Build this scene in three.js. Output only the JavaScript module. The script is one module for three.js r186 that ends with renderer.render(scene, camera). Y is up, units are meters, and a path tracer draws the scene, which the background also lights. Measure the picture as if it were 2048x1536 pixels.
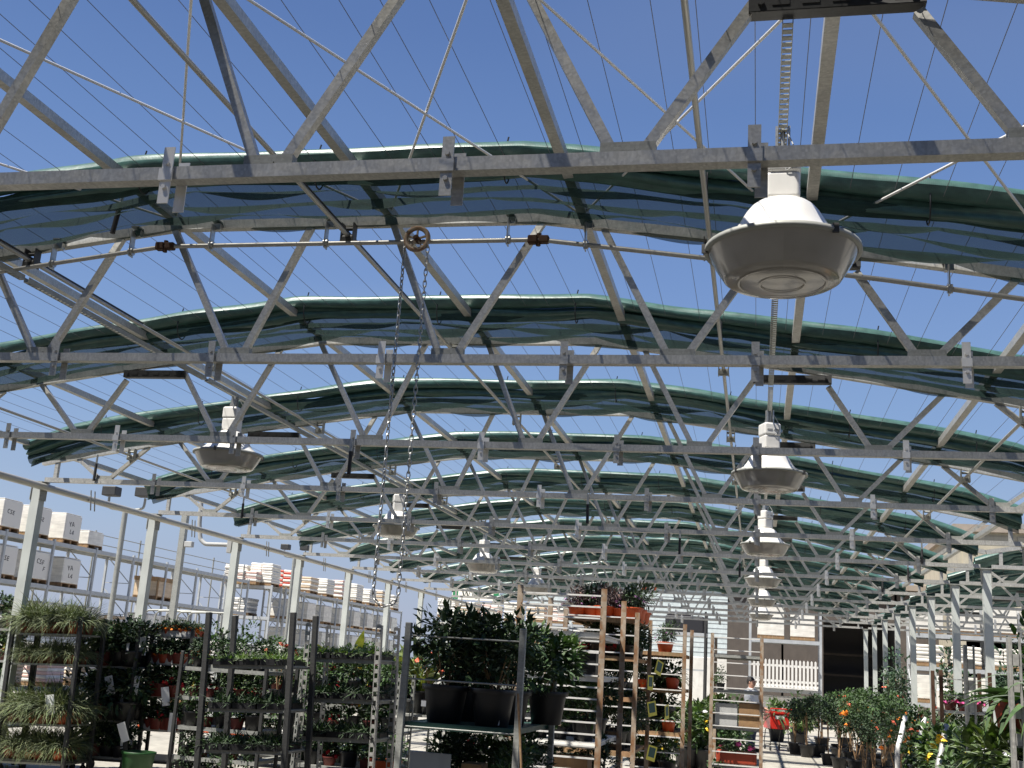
import * as THREE from 'three';
import { mergeGeometries, mergeVertices } from 'three/addons/utils/BufferGeometryUtils.js';
import { RoundedBoxGeometry } from 'three/addons/geometries/RoundedBoxGeometry.js';
import { MarchingCubes } from 'three/addons/objects/MarchingCubes.js';

// ---------------------------------------------------------------- camera, sky, sun, exposure
const scene = new THREE.Scene();
const camera = new THREE.PerspectiveCamera(37.45, 4 / 3, 0.05, 600);
camera.position.set(0, 1.65, 0);
camera.rotation.set(0.2449, 0.2221, 0.0644, 'YXZ');
scene.add(camera);
const renderer = new THREE.WebGLRenderer({ antialias: true });
renderer.setSize(1024, 768);
renderer.toneMapping = THREE.LinearToneMapping;
renderer.toneMappingExposure = 1.8;
renderer.shadowMap.enabled = true;
const SUN = new THREE.Vector3(-0.37, 1, 0.40).normalize();
{
  const W = 1024, H = 512, d = new Float32Array(W * H * 4);
  // clear air: colour by elevation only (degrees, linear rgb), a faint brightening round the sun, two thin wisps of cloud
  const stops = [[-90, .10, .105, .11], [-2, .215, .24, .285], [2, .236, .268, .34], [6, .210, .274, .378], [12, .142, .222, .372], [19, .104, .174, .336], [25, .080, .142, .296], [31, .062, .113, .254], [45, .043, .082, .20], [90, .028, .055, .15]];
  const h3 = (a, b) => { const s = Math.sin(a * 127.1 + b * 311.7) * 43758.5453; return s - Math.floor(s); };
  const vn = (x, y) => { const i = Math.floor(x), j = Math.floor(y), f = x - i, g = y - j, u = f * f * (3 - 2 * f), v = g * g * (3 - 2 * g); return (h3(i, j) * (1 - u) + h3(i + 1, j) * u) * (1 - v) + (h3(i, j + 1) * (1 - u) + h3(i + 1, j + 1) * u) * v; };
  for (let j = 0; j < H; j++) {
    const el = ((j + .5) / H - .5) * 180, e = el * Math.PI / 180;
    let k = 0; while (k < stops.length - 2 && el > stops[k + 1][0]) k++;
    const a = stops[k], b = stops[k + 1]; let t = Math.min(1, Math.max(0, (el - a[0]) / (b[0] - a[0])));
    for (let i = 0; i < W; i++) {
      const ph = ((i + .5) / W - .5) * 2 * Math.PI, x = Math.cos(ph) * Math.cos(e), y = Math.sin(e), z = Math.sin(ph) * Math.cos(e);
      const c = x * SUN.x + y * SUN.y + z * SUN.z, gl = .10 * Math.exp(-(1 - c) * 26);
      const px = x / (Math.abs(y) + .12), pz = z / (Math.abs(y) + .12);
      let cl = y > 0 ? Math.max(0, vn(px * 1.3 + 4, pz * 2.3) * .6 + vn(px * 4 + 1, pz * 6) * .4 - .6) * .28 : 0;
      cl = Math.min(.12, cl);
      const o = (j * W + i) * 4;
      for (let q = 0; q < 3; q++) d[o + q] = (a[q + 1] + (b[q + 1] - a[q + 1]) * t) * (1 - cl) + [.3, .33, .38][q] * cl + gl;
      d[o + 3] = 1;
    }
  }
  const sky = new THREE.DataTexture(d, W, H, THREE.RGBAFormat, THREE.FloatType);
  sky.mapping = THREE.EquirectangularReflectionMapping; sky.magFilter = sky.minFilter = THREE.LinearFilter; sky.needsUpdate = true;
  scene.background = sky; scene.environment = sky;
}
const sun = new THREE.DirectionalLight(new THREE.Color(1, .955, .88), 5);
sun.position.copy(SUN).multiplyScalar(70).add(new THREE.Vector3(-4, 0, -28));
sun.target.position.set(-4, 0, -28);
sun.castShadow = true; sun.shadow.mapSize.set(4096, 4096);
Object.assign(sun.shadow.camera, { left: -45, right: 45, top: 60, bottom: -60, near: 1, far: 160 });
scene.add(sun, sun.target);

// ---------------------------------------------------------------- helpers
let seed = 1;
const reseed = (s) => { seed = s >>> 0; };
const rnd = () => { seed = (seed + 0x6D2B79F5) >>> 0; let t = seed; t = Math.imul(t ^ t >>> 15, t | 1); t ^= t + Math.imul(t ^ t >>> 7, t | 61); return ((t ^ t >>> 14) >>> 0) / 4294967296; };
const rr = (a, b) => a + (b - a) * rnd();
const V = (x, y, z) => new THREE.Vector3(x, y, z);
const taken = {};
const numbered = (n) => { const k = taken[n] = (taken[n] ?? -1) + 1; return k ? n + '_' + String(k).padStart(3, '0') : n; };
function uvMetres(g) {
  if (g.index) g = g.toNonIndexed();
  const p = g.attributes.position, n = g.attributes.normal, u = new Float32Array(p.count * 2);
  for (let i = 0; i < p.count; i++) {
    const ax = Math.abs(n.getX(i)), ay = Math.abs(n.getY(i)), az = Math.abs(n.getZ(i));
    let a, b; if (ay >= ax && ay >= az) { a = p.getX(i); b = p.getZ(i); } else if (ax >= az) { a = p.getZ(i); b = p.getY(i); } else { a = p.getX(i); b = p.getY(i); }
    u[2 * i] = a; u[2 * i + 1] = b;
  }
  g.setAttribute('uv', new THREE.BufferAttribute(u, 2));
  return g;
}
const clean = (g) => { let q = g.index ? g.toNonIndexed() : g; for (const k of Object.keys(q.attributes)) if (!['position', 'normal', 'uv', 'color'].includes(k)) q.deleteAttribute(k); return q; };
const merge = (list) => list.length === 1 ? clean(list[0]) : mergeGeometries(list.map(clean), false);
function box(w, h, d, x = 0, y = 0, z = 0) { const g = new THREE.BoxGeometry(w, h, d); g.translate(x, y, z); return uvMetres(g); }
function rbox(w, h, d, r, x = 0, y = 0, z = 0, s = 2) { const g = new RoundedBoxGeometry(w, h, d, s, r); g.translate(x, y, z); return uvMetres(g); }
// a bar of section w x h between two points; side gives the direction of w
function bar(a, b, w, h = w, side = V(0, 0, 1)) {
  const d = b.clone().sub(a), L = d.length(); d.normalize();
  let s = side.clone().addScaledVector(d, -side.dot(d)); if (s.lengthSq() < 1e-6) s = V(1, 0, 0).addScaledVector(d, -d.x); s.normalize();
  const t = new THREE.Vector3().crossVectors(s, d);
  const g = uvMetres(new THREE.BoxGeometry(w, L, h));
  g.applyMatrix4(new THREE.Matrix4().makeBasis(s, d, t).setPosition(a.clone().add(b).multiplyScalar(.5)));
  return g;
}
function rod(a, b, r, n = 8) {
  const d = b.clone().sub(a), g = new THREE.CylinderGeometry(r, r, d.length(), n, 1);
  g.applyQuaternion(new THREE.Quaternion().setFromUnitVectors(V(0, 1, 0), d.clone().normalize()));
  const m = a.clone().add(b).multiplyScalar(.5); g.translate(m.x, m.y, m.z); return clean(g);
}
function tube(pts, r, n = 8, seg = pts.length * 6, tension = .5) { return clean(new THREE.TubeGeometry(new THREE.CatmullRomCurve3(pts, false, 'catmullrom', tension), seg, r, n)); }
function lathe(pts, n = 24) { return clean(new THREE.LatheGeometry(pts.map(([x, y]) => new THREE.Vector2(x, y)), n)); }
function part(name, geo, mat, parent) {
  const m = new THREE.Mesh(Array.isArray(geo) ? merge(geo) : geo, mat);
  m.name = name; m.castShadow = m.receiveShadow = true; parent.add(m); return m;
}
function thing(name, label, category, pos = [0, 0, 0], turn = 0, group) {
  const o = new THREE.Group(); o.name = numbered(name); o.position.set(...pos); o.rotation.y = turn;
  o.userData = { label, category }; if (group) o.userData.group = group; scene.add(o); return o;
}
function solo(name, label, category, geo, mat, pos = [0, 0, 0], group) {
  const m = part(numbered(name), geo, mat, scene); m.position.set(...pos);
  m.userData = { label, category }; if (group) m.userData.group = group; return m;
}
function structure(name, geo, mat) { const m = part(name, geo, mat, scene); m.userData = { kind: 'structure' }; return m; }
function copy(o, name, pos, turn, label, group, scale) {
  const c = o.clone(); c.name = numbered(name); scene.add(c); c.position.set(...pos); c.rotation.set(0, turn || 0, 0); if (scale) c.scale.setScalar(scale);
  c.userData = { ...o.userData, label }; if (group) c.userData.group = group; return c;
}

// ---------------------------------------------------------------- textures
const hash = (x, y, s) => { let h = Math.imul(x, 374761393) ^ Math.imul(y, 668265263) ^ Math.imul(s, 974711); h = Math.imul(h ^ h >>> 13, 1274126177); return ((h ^ h >>> 16) >>> 0) / 4294967296; };
function noise(x, y, p, s) { const i = Math.floor(x), j = Math.floor(y), f = x - i, g = y - j, u = f * f * (3 - 2 * f), v = g * g * (3 - 2 * g), w = (a, b) => hash(((a % p) + p) % p, ((b % p) + p) % p, s); return (w(i, j) * (1 - u) + w(i + 1, j) * u) * (1 - v) + (w(i, j + 1) * (1 - u) + w(i + 1, j + 1) * u) * v; }
function fbm(x, y, p, s, o = 4) { let a = 0, k = .5, t = 0; for (let i = 0; i < o; i++) { a += noise(x, y, p, s + i) * k; t += k; x *= 2; y *= 2; p *= 2; k *= .55; } return a / t; }
function dataTex(n, f, metres, srgb = true) {
  const d = new Uint8Array(n * n * 4);
  for (let j = 0; j < n; j++) for (let i = 0; i < n; i++) { const c = f(i / n, j / n); for (let q = 0; q < 3; q++) d[(j * n + i) * 4 + q] = Math.max(0, Math.min(255, Math.round((typeof c === 'number' ? c : c[q]) * 255))); d[(j * n + i) * 4 + 3] = 255; }
  const t = new THREE.DataTexture(d, n, n); t.wrapS = t.wrapT = THREE.RepeatWrapping; t.magFilter = THREE.LinearFilter; t.minFilter = THREE.LinearMipmapLinearFilter; t.generateMipmaps = true;
  t.repeat.set(1 / metres, 1 / metres); if (srgb) t.colorSpace = THREE.SRGBColorSpace; t.needsUpdate = true; return t;
}
function voronoi(u, v, n, s) { const x = u * n, y = v * n, i = Math.floor(x), j = Math.floor(y); let best = 9, id = 0; for (let a = -1; a <= 1; a++) for (let b = -1; b <= 1; b++) { const ci = ((i + a) % n + n) % n, cj = ((j + b) % n + n) % n, dx = i + a + hash(ci, cj, s) - x, dy = j + b + hash(ci, cj, s + 9) - y, d = dx * dx + dy * dy; if (d < best) { best = d; id = hash(ci, cj, s + 5); } } return [best, id]; }
const spangle = dataTex(256, (u, v) => { const a = voronoi(u, v, 34, 3)[1], b = fbm(u * 5, v * 5, 5, 11); const c = fbm(u * 3, v * 40, 40, 15); const k = .74 + .07 * (a - .5) + .08 * (b - .5) + .12 * (c - .5); return [k, k * .99, k * .965]; }, .4);
const spangleRough = dataTex(128, (u, v) => .45 + .16 * (voronoi(u, v, 12, 8)[1] - .5) + .18 * (fbm(u * 4, v * 4, 4, 21) - .5), .5, false);
const rustTex = dataTex(256, (u, v) => { const a = fbm(u * 6, v * 6, 6, 31), b = fbm(u * 24, v * 24, 24, 33); const k = Math.max(0, Math.min(1, (a - .52) * 5)); return [.62 - .12 * k + .16 * (b - .5), .56 - .2 * k + .16 * (b - .5), .49 - .25 * k + .16 * (b - .5)]; }, .5);
const concreteTex = dataTex(512, (u, v) => { const a = fbm(u * 4, v * 4, 4, 41, 5), b = fbm(u * 40, v * 40, 40, 43, 3), s = fbm(u * 9, v * 9, 9, 47); let k = .78 + .2 * (a - .5) + .16 * (b - .5); if (s > .64) k -= (s - .64) * .9; return [k * 1.02, k, k * .95]; }, 4);
const clothTex = dataTex(128, (u, v) => { const w = .5 + .5 * Math.sin(u * Math.PI * 2 * 32), x = .5 + .5 * Math.sin(v * Math.PI * 2 * 32), n = fbm(u * 6, v * 6, 6, 51); return .84 + .1 * w * x + .3 * (n - .5); }, .35);
const leafTex = dataTex(128, (u, v) => { const n = fbm(u * 6, v * 6, 6, 61), m = fbm(u * 20, v * 20, 20, 63); return [.78 + .5 * (n - .5) + .2 * (m - .5), .8 + .4 * (n - .5) + .2 * (m - .5), .7 + .5 * (n - .5)]; }, .25);
const grimeTex = dataTex(256, (u, v) => { const n = fbm(u * 4, v * 4, 4, 71, 5), s = fbm(u * 16, v * 3, 16, 73); const k = .94 + .12 * (n - .5) + .1 * (s - .5); return [k, k * .99, k * .975]; }, 1.3);
const cardTex = dataTex(128, (u, v) => { const n = fbm(u * 6, v * 6, 6, 81), w = fbm(u * 30, v * 4, 30, 83); return [.56 + .14 * (n - .5) + .08 * (w - .5), .44 + .13 * (n - .5) + .07 * (w - .5), .31 + .1 * (n - .5)]; }, .6);
const woodTex = dataTex(128, (u, v) => { const n = fbm(u * 20, v * 3, 20, 91), m = fbm(u * 5, v * 5, 5, 93); return [.58 + .26 * (n - .5) + .1 * (m - .5), .47 + .22 * (n - .5), .34 + .18 * (n - .5)]; }, .5);
const wrapTex = dataTex(256, (u, v) => { const n = fbm(u * 3, v * 22, 22, 95), m = fbm(u * 8, v * 8, 8, 97); const k = .92 + .18 * (n - .5) + .12 * (m - .5); return [k, k * .985, k * .95]; }, 1.4);

// ---------------------------------------------------------------- materials
const S = (r, g, b, o = {}) => new THREE.MeshStandardMaterial({ color: new THREE.Color().setRGB(r, g, b), roughness: .6, metalness: 0, ...o });
const Ph = (r, g, b, o = {}) => new THREE.MeshPhysicalMaterial({ color: new THREE.Color().setRGB(r, g, b), roughness: .6, metalness: 0, ...o });
const M = {
  galv: S(.92, .92, .9, { map: spangle, roughnessMap: spangleRough, roughness: .95, metalness: .45, bumpMap: spangleRough, bumpScale: .0006 }),
  galvDull: S(.62, .64, .62, { map: spangle, roughness: .6, metalness: .35 }),
  zinc: S(.85, .87, .88, { map: spangle, roughness: .32, metalness: .75 }),
  bright: S(.9, .9, .88, { map: grimeTex, roughness: .4, metalness: .2 }),
  steelDark: S(.12, .122, .125, { map: spangle, roughness: .5, metalness: .4 }),
  rust: S(1, 1, 1, { map: rustTex, roughness: .75, metalness: .15 }),
  rustDark: S(.20, .125, .085, { map: rustTex, roughness: .9 }),
  cloth: S(.042, .112, .092, { map: clothTex, roughness: .55, side: THREE.DoubleSide }),
  clothRoll: S(.07, .155, .13, { map: clothTex, roughness: .36, side: THREE.DoubleSide, bumpMap: clothTex, bumpScale: .002 }),
  net: S(.02, .066, .056, { map: clothTex, roughness: .8, side: THREE.DoubleSide, transparent: true, opacity: .78 }),
  black: S(.012, .012, .013, { roughness: .45 }),
  rubber: S(.02, .02, .022, { roughness: .7 }),
  wire: S(.16, .16, .17, { roughness: .5, metalness: .3 }),
  white: Ph(.80, .80, .78, { map: grimeTex, roughness: .3, clearcoat: .35, clearcoatRoughness: .25 }),
  whitePaint: S(.78, .78, .76, { map: grimeTex, roughness: .5 }),
  lens: Ph(.50, .485, .46, { roughness: .16, transmission: .35, clearcoat: .5, clearcoatRoughness: .08, map: grimeTex, side: THREE.DoubleSide }),
  column: S(.58, .62, .60, { map: grimeTex, roughness: .55, metalness: .1 }),
  concrete: S(.56, .55, .525, { map: concreteTex, roughness: .9, bumpMap: concreteTex, bumpScale: .004 }),
  bounceCutGround: S(.13, .13, .13, { map: concreteTex, roughness: .95, bumpMap: concreteTex, bumpScale: .006 }),  // dark ground colour, only for the added strip that cuts bounced light
  rackSteel: S(.50, .53, .56, { map: grimeTex, roughness: .5, metalness: .2 }),
  wood: S(.9, .9, .9, { map: woodTex, roughness: .85 }),
  card: S(.9, .9, .9, { map: cardTex, roughness: .85 }),
  wrap: Ph(.86, .85, .83, { map: wrapTex, roughness: .35, clearcoat: .3 }),
  sack: S(.86, .85, .83, { map: wrapTex, roughness: .5 }),
  sackPink: S(.80, .56, .52, { map: wrapTex, roughness: .5 }),
  sackTan: S(.66, .52, .38, { map: wrapTex, roughness: .6 }),
  sackRed: S(.66, .09, .06, { map: wrapTex, roughness: .5 }),
  greenPatch: S(.08, .34, .18, { roughness: .6 }),
  terracotta: S(.30, .042, .016, { roughness: .5 }),
  terracottaB: S(.52, .085, .02, { roughness: .5 }),
  maroon: S(.13, .02, .014, { roughness: .6 }),
  red: Ph(.58, .028, .018, { roughness: .35, clearcoat: .4 }),
  soil: S(.045, .03, .02, { roughness: 1 }),
  grey: S(.42, .43, .43, { map: grimeTex, roughness: .7 }),
  beige: S(.50, .46, .36, { map: grimeTex, roughness: .85 }),
  siding: S(.60, .68, .70, { map: grimeTex, roughness: .6 }),
  roofTan: S(.36, .31, .26, { map: grimeTex, roughness: .8 }),
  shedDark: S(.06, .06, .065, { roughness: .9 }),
  brownDark: S(.10, .085, .075, { map: grimeTex, roughness: .85 }),
  tarp: S(.018, .018, .022, { roughness: .55 }),
  greenMesh: S(.02, .07, .055, { roughness: .5 }),
  skin: S(.42, .23, .16, { roughness: .6 }),
  shirt: S(.80, .80, .80, { roughness: .85 }),
  jeans: S(.07, .09, .14, { roughness: .9 }),
  hair: S(.018, .014, .012, { roughness: .7 }),
  label: S(.72, .72, .70, { roughness: .6 }),
  labelYellow: S(.62, .55, .08, { roughness: .6 }),
  tarpGreen: S(.012, .06, .012, { roughness: .5 }),
};
const leaf = (r, g, b, tr = .35) => new THREE.MeshPhysicalMaterial({ color: new THREE.Color().setRGB(r, g, b), map: leafTex, roughness: .8, transmission: tr, thickness: 0, side: THREE.DoubleSide, vertexColors: true });
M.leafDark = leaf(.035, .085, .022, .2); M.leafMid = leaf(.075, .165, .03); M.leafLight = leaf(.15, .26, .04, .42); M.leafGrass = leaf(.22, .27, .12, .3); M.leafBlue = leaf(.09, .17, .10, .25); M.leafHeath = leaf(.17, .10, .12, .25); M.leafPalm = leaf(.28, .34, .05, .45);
const petal = (r, g, b) => S(r, g, b, { roughness: .7, side: THREE.DoubleSide });
M.orange = petal(.80, .22, .015); M.coral = petal(.82, .17, .09); M.yellow = petal(.85, .60, .05); M.pink = petal(.75, .10, .33); M.whitePetal = petal(.82, .80, .84); M.mauve = petal(.36, .16, .34); M.crimson = petal(.55, .02, .03);

// ---------------------------------------------------------------- ground
{
  const g = new THREE.PlaneGeometry(420, 420, 1, 1); g.rotateX(-Math.PI / 2); g.translate(0, 0, -100);
  structure('ground', uvMetres(g), M.concrete);
  const a = new THREE.PlaneGeometry(64, 18.4, 1, 1); a.rotateX(-Math.PI / 2); a.translate(-6, .004, -3.3); structure('asphalt_apron', uvMetres(a), M.bounceCutGround);  // unseen dark strip, added so less light bounces onto the near racks
}
// ---------------------------------------------------------------- the shade house: trusses, columns, purlins, wires, cloth
const CX = -2.93, Z = (i) => -(4.288 + (i - 1) * 3.05), CH = 3.70, NT = 13;
const archPts = [[0, 4.74], [1.4, 4.74], [2.6, 4.58], [3.7, 4.42], [5.03, 4.2], [6.5, 3.93]];
const arch = (dx) => { const a = Math.abs(dx); let k = 0; while (k < archPts.length - 2 && a > archPts[k + 1][0]) k++; const [p, q] = [archPts[k], archPts[k + 1]]; return p[1] + (q[1] - p[1]) * (a - p[0]) / (q[0] - p[0]); };
const clipGeo = merge([box(.052, .27, .006, 0, 0, .046), box(.052, .24, .006, .028, -.02, -.046), box(.064, .055, .012, 0, .0, .054), rod(V(0, .055, .04), V(0, .055, .064), .011, 6), rod(V(0, -.06, .04), V(0, -.06, .064), .011, 6)]);
const bracketGeo = merge([box(.70, .012, .07, 0, .032, 0), box(.70, .07, .006, 0, 0, .034), box(.70, .012, .07, 0, -.032, 0), ...[-.2, -.08, .04, .16, .28].map((x) => box(.07, .03, .006, x - .02, .002, .0385)), rod(V(-.3, 0, .03), V(-.3, 0, .05), .014, 6), rod(V(.3, 0, .03), V(.3, 0, .05), .014, 6)]);
function makeTruss() {
  const t = new THREE.Group();
  const segs = []; const xs = [-6.5, -5.03, -3.7, -2.6, -1.4, 1.4, 2.6, 3.7, 5.03, 6.5];
  for (let k = 0; k < xs.length - 1; k++) segs.push(bar(V(xs[k], arch(xs[k]), 0), V(xs[k + 1] + .004, arch(xs[k + 1]), 0), .068, .068));
  part('top_chord', segs, M.galv, t);
  part('bottom_chord', bar(V(-6.42, CH, 0), V(6.42, CH, 0), .07, .062), M.galv, t);
  const webs = []; for (const s of [-1, 1]) for (const [b, u] of [[.74, .32], [.86, 1.42], [2.33, 1.86], [2.45, 2.90], [3.91, 3.54], [4.03, 4.53], [5.49, 4.97], [5.61, 5.98]]) {
    const low = Math.abs(u - 2.9) < .05 || Math.abs(u - 3.54) < .05;
    webs.push([s * b, s * u, low ? arch(u) - .13 : arch(u) - .03]);
  }
  for (const [b, u, y] of webs) part('web_member', bar(V(b, CH + .03, 0), V(u, y, 0), .046, .046), M.galv, t);
  for (const s of [-1, 1]) for (const b of [.8, 2.39, 3.97, 5.55]) part('gusset_plate', [box(.23, .05, .052, s * b, CH + .052, 0), box(.06, .012, .07, s * b, CH + .036, 0)], M.galvDull, t);
  for (const s of [-1, 1]) { part('end_post', bar(V(s * 6.28, CH + .02, 0), V(s * 6.28, arch(6.28) - .02, 0), .05, .05), M.galv, t); const b = part('bracket_channel', bracketGeo, M.steelDark, t); b.position.set(s * 3.22, 4.375, 0); }
  for (let k = -4; k <= 4; k++) { const c = part('clamp_plate', clipGeo, k % 3 ? M.galv : M.bright, t); c.position.set(k * 1.285 + .33 + (k % 2) * .015, CH - .015, 0); c.rotation.z = .03 * Math.sin(k * 3.1); }
  return t;
}
const truss0 = makeTruss();
const ord = ['first', 'second', 'third', 'fourth', 'fifth', 'sixth', 'seventh', 'eighth', 'ninth', 'tenth', 'eleventh', 'twelfth', 'thirteenth'];
for (let i = 1; i <= NT; i++) {
  const label = i === 1 ? 'nearest galvanised steel roof truss, crossing the top of the view' : i === NT ? 'farthest galvanised roof truss at the back of the main bay' : ord[i - 1] + ' galvanised steel roof truss of the main bay, counted from the nearest';
  const c = copy(truss0, 'roof_truss', [CX, 0, Z(i)], 0, label, 'roof trusses of the main bay'); c.userData.category = 'truss';
}
for (let i = 6; i <= NT; i++) { const c = copy(truss0, 'roof_truss', [CX + 13.02, 0, Z(i)], 0, 'galvanised roof truss of the next bay, beyond the right-hand columns, ' + ord[i - 6] + ' from the front', 'roof trusses of the right-hand bay'); c.userData.category = 'truss'; }
// columns
const colGeo = box(.125, 3.66, .125, 0, 1.83, 0), baseGeo = merge([box(.28, .02, .28, 0, .01, 0), ...[[-1, -1], [1, -1], [-1, 1], [1, 1]].map(([a, b]) => rod(V(a * .11, .02, b * .11), V(a * .11, .05, b * .11), .013, 6))]), capGeo = merge([box(.18, .016, .18, 0, 3.662, 0), box(.01, .24, .15, .07, 3.54, 0), box(.01, .24, .15, -.07, 3.54, 0)]);
const column0 = new THREE.Group(); part('post', colGeo, M.column, column0); part('base_plate', baseGeo, M.galvDull, column0); part('cap_plate', capGeo, M.galvDull, column0);
for (let i = 1; i <= NT; i++) {
  let c = copy(column0, 'steel_column', [-9.43, 0, Z(i)], 0, 'pale steel column on the left side, under the left end of the ' + ord[i - 1] + ' truss', 'left row of columns'); c.userData.category = 'column';
  c = copy(column0, 'steel_column', [3.58, 0, Z(i)], 0, 'pale steel column on the right side, under the right end of the ' + ord[i - 1] + ' truss', 'right row of columns'); c.userData.category = 'column';
}
// eave rails with paired hook bolts
for (const [x, side] of [[-9.34, 'left']]) {
  const e = thing('eave_rail', 'long round eave rail running along the ' + side + ' row of columns', 'rail', [x, 3.60, 0]);
  part('pipe', rod(V(0, 0, -.5), V(0, 0, Z(13) - .3), .048, 12), M.galv, e);
  const hook = merge([rod(V(.06, .12, .03), V(.06, -.16, -.03), .009, 6), rod(V(.06, .12, .13), V(.06, -.16, .07), .009, 6), box(.03, .03, .16, .055, -.02, .05)]);
  for (let i = 0; i < 12; i++) { const h = part('hook_bolt', hook, M.zinc, e); h.position.z = Z(i + 1) - 1.1; }
}
// purlins along the length
const purX = [-9.15, -7.5, -5.93, -4.36, -2.65, -1.22, .30, 1.92, 3.3];
purX.forEach((x, k) => { const y = arch(x - CX) + .034 + .035; solo('roof_purlin', 'square purlin running the length of the roof, ' + ord[k] + ' from the left eave', 'purlin', bar(V(0, 0, .2), V(0, 0, Z(13) - .12), .065, .065, V(1, 0, 0)), M.galv, [x, y, 0], 'roof purlins'); });
// support wires
reseed(5);
const wireX = []; for (let x = -9.2; x < 3.45; x += .262) wireX.push(x + rr(-.035, .035));
wireX.forEach((x, k) => solo('support_wire', 'thin dark wire stretched along the roof above the trusses', 'wire', rod(V(0, 0, .2), V(0, 0, Z(13)), .0022, 5), M.wire, [x, arch(x - CX) + .115, 0], 'roof support wires'));
// cross-brace rods in the first bay
for (let k = 1; k < purX.length - 2; k++) for (const f of [0, 1]) {
  const a = purX[k + f], b = purX[k + 1 - f];
  solo('brace_rod', (f ? 'bright thin brace rod slanting left' : 'bright thin brace rod slanting right') + ' overhead between the ' + ord[k] + ' and ' + ord[k + 1] + ' purlins', 'rod', rod(V(a, arch(a - CX) + .055 + f * .016, Z(1)), V(b, arch(b - CX) + .055 + f * .016, Z(2)), .0085, 8), M.bright, [0, 0, 0], 'cross-brace rods of the first bay');
}
// push-pull rods under the top chords, with a pinion block at every second truss
const pushX = [-8.1, -5.5, -2.93, -.33, 2.27];
pushX.forEach((x, k) => {
  const y = arch(x - CX) - .13, t = thing('push_rod', 'round push rod for the shade cloth under the top chords, ' + ord[k] + ' from the left', 'rod', [x, y, 0], 0, 'push rods');
  part('pipe', rod(V(0, 0, .1), V(0, 0, Z(13) + .4), .0165, 10), M.galv, t);
  part('rack_bar', bar(V(.0, .022, Z(1) - 1.9), V(.0, .022, Z(2) - 1.6), .024, .012, V(1, 0, 0)), M.steelDark, t);
  const blk = merge([box(.008, .15, .075, -.045, .02, 0), box(.008, .15, .075, .045, .02, 0), box(.10, .03, .03, 0, -.03, .02), rod(V(-.04, -.022, 0), V(.04, -.022, 0), .035, 12), rod(V(-.05, .055, .0), V(.05, .055, 0), .014, 8)]);
  for (let i = 2; i <= NT - 1; i++) { const b = part('roller_bracket', blk, i === 2 ? M.steelDark : M.galvDull, t); b.position.z = Z(i) + .06; }
});
// drive shaft below the top chord of the second truss, with hand-chain wheel
{
  const t = thing('drive_shaft', 'jointed drive shaft below the top chord of the second truss', 'shaft', [CX, 0, Z(2) + .11]);
  const y = (d) => arch(d) - .20, xs = [-6.2, -5.03, -3.7, -2.6, -1.42, 1.42, 2.6, 3.7, 5.03, 6.2];
  for (let k = 0; k < xs.length - 1; k++) if (k !== 8) part('shaft_pipe', rod(V(xs[k], y(xs[k]), 0), V(xs[k + 1], y(xs[k + 1]), 0), .0165, 10), M.galv, t);
  for (const s of [-1, 1]) part('universal_joint', [rbox(.07, .06, .06, .012, s * 1.42 - .04, y(1.42), 0), rbox(.07, .055, .055, .012, s * 1.42 + .04, y(1.42), 0), rod(V(s * 1.42, y(1.42) - .045, 0), V(s * 1.42, y(1.42) + .045, 0), .017, 8)], M.rustDark, t);
  const hang = merge([box(.008, .20, .06, 0, -.03, 0), box(.055, .05, .045, .01, .07, -.05), rod(V(-.012, -.09, 0), V(.02, -.09, 0), .03, 10), box(.06, .012, .12, 0, .115, -.06)]);
  for (const x of [-5.2, -3.55, -2.35, -1.7, -1.05, -.15, 1.2, 1.75, 2.75, 4.1, 5.4]) { const b = part('hanger_bracket', hang, M.zinc, t); b.position.set(x, y(x) + .09, 0); }
}
{
  const t = thing('chain_wheel', 'rusty spoked hand-chain wheel on the drive shaft', 'wheel', [-2.375, 4.54, Z(2) + .16]);
  part('rim', new THREE.TorusGeometry(.082, .018, 8, 28), M.rust, t);
  part('hub', [rod(V(0, 0, -.05), V(0, 0, .03), .022, 12), rod(V(0, 0, .02), V(0, 0, .045), .012, 6)], M.rustDark, t);
  for (let k = 0; k < 5; k++) { const a = k * 1.2566 + .3; part('spoke', bar(V(Math.cos(a) * .02, Math.sin(a) * .02, 0), V(Math.cos(a) * .078, Math.sin(a) * .078, 0), .02, .01), M.rust, t); }
  const c = thing('hand_chain', 'long loop of bright hand chain hanging from the chain wheel', 'chain', [-2.375, 4.54, Z(2) + .16]);
  const path = []; for (let k = 0; k <= 60; k++) path.push(V(-.085, -.04 - k / 60 * 2.42, 0)); for (let k = 1; k < 12; k++) { const a = Math.PI + k / 12 * Math.PI; path.push(V(Math.cos(a) * .085, -2.46 + Math.sin(a) * .09, 0)); } for (let k = 60; k >= 0; k--) path.push(V(.085, -.04 - k / 60 * 2.42, 0));
  const crv = new THREE.CatmullRomCurve3(path), L = crv.getLength(), n = Math.round(L / .042), links = [];
  const lg = new THREE.TorusGeometry(.0145, .005, 5, 9); lg.scale(.8, 1.8, 1);
  for (let k = 0; k < n; k++) { const u = k / (n - 1), p = crv.getPointAt(u), d = crv.getTangentAt(u), g = lg.clone(); g.rotateY(k % 2 ? Math.PI / 2 + .35 : .35); g.applyQuaternion(new THREE.Quaternion().setFromUnitVectors(V(0, 1, 0), d)); g.translate(p.x, p.y, p.z); links.push(clean(g)); }
  const m = part('chain_links', links, M.zinc, c); m.userData = { kind: 'stuff' };
}
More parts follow.
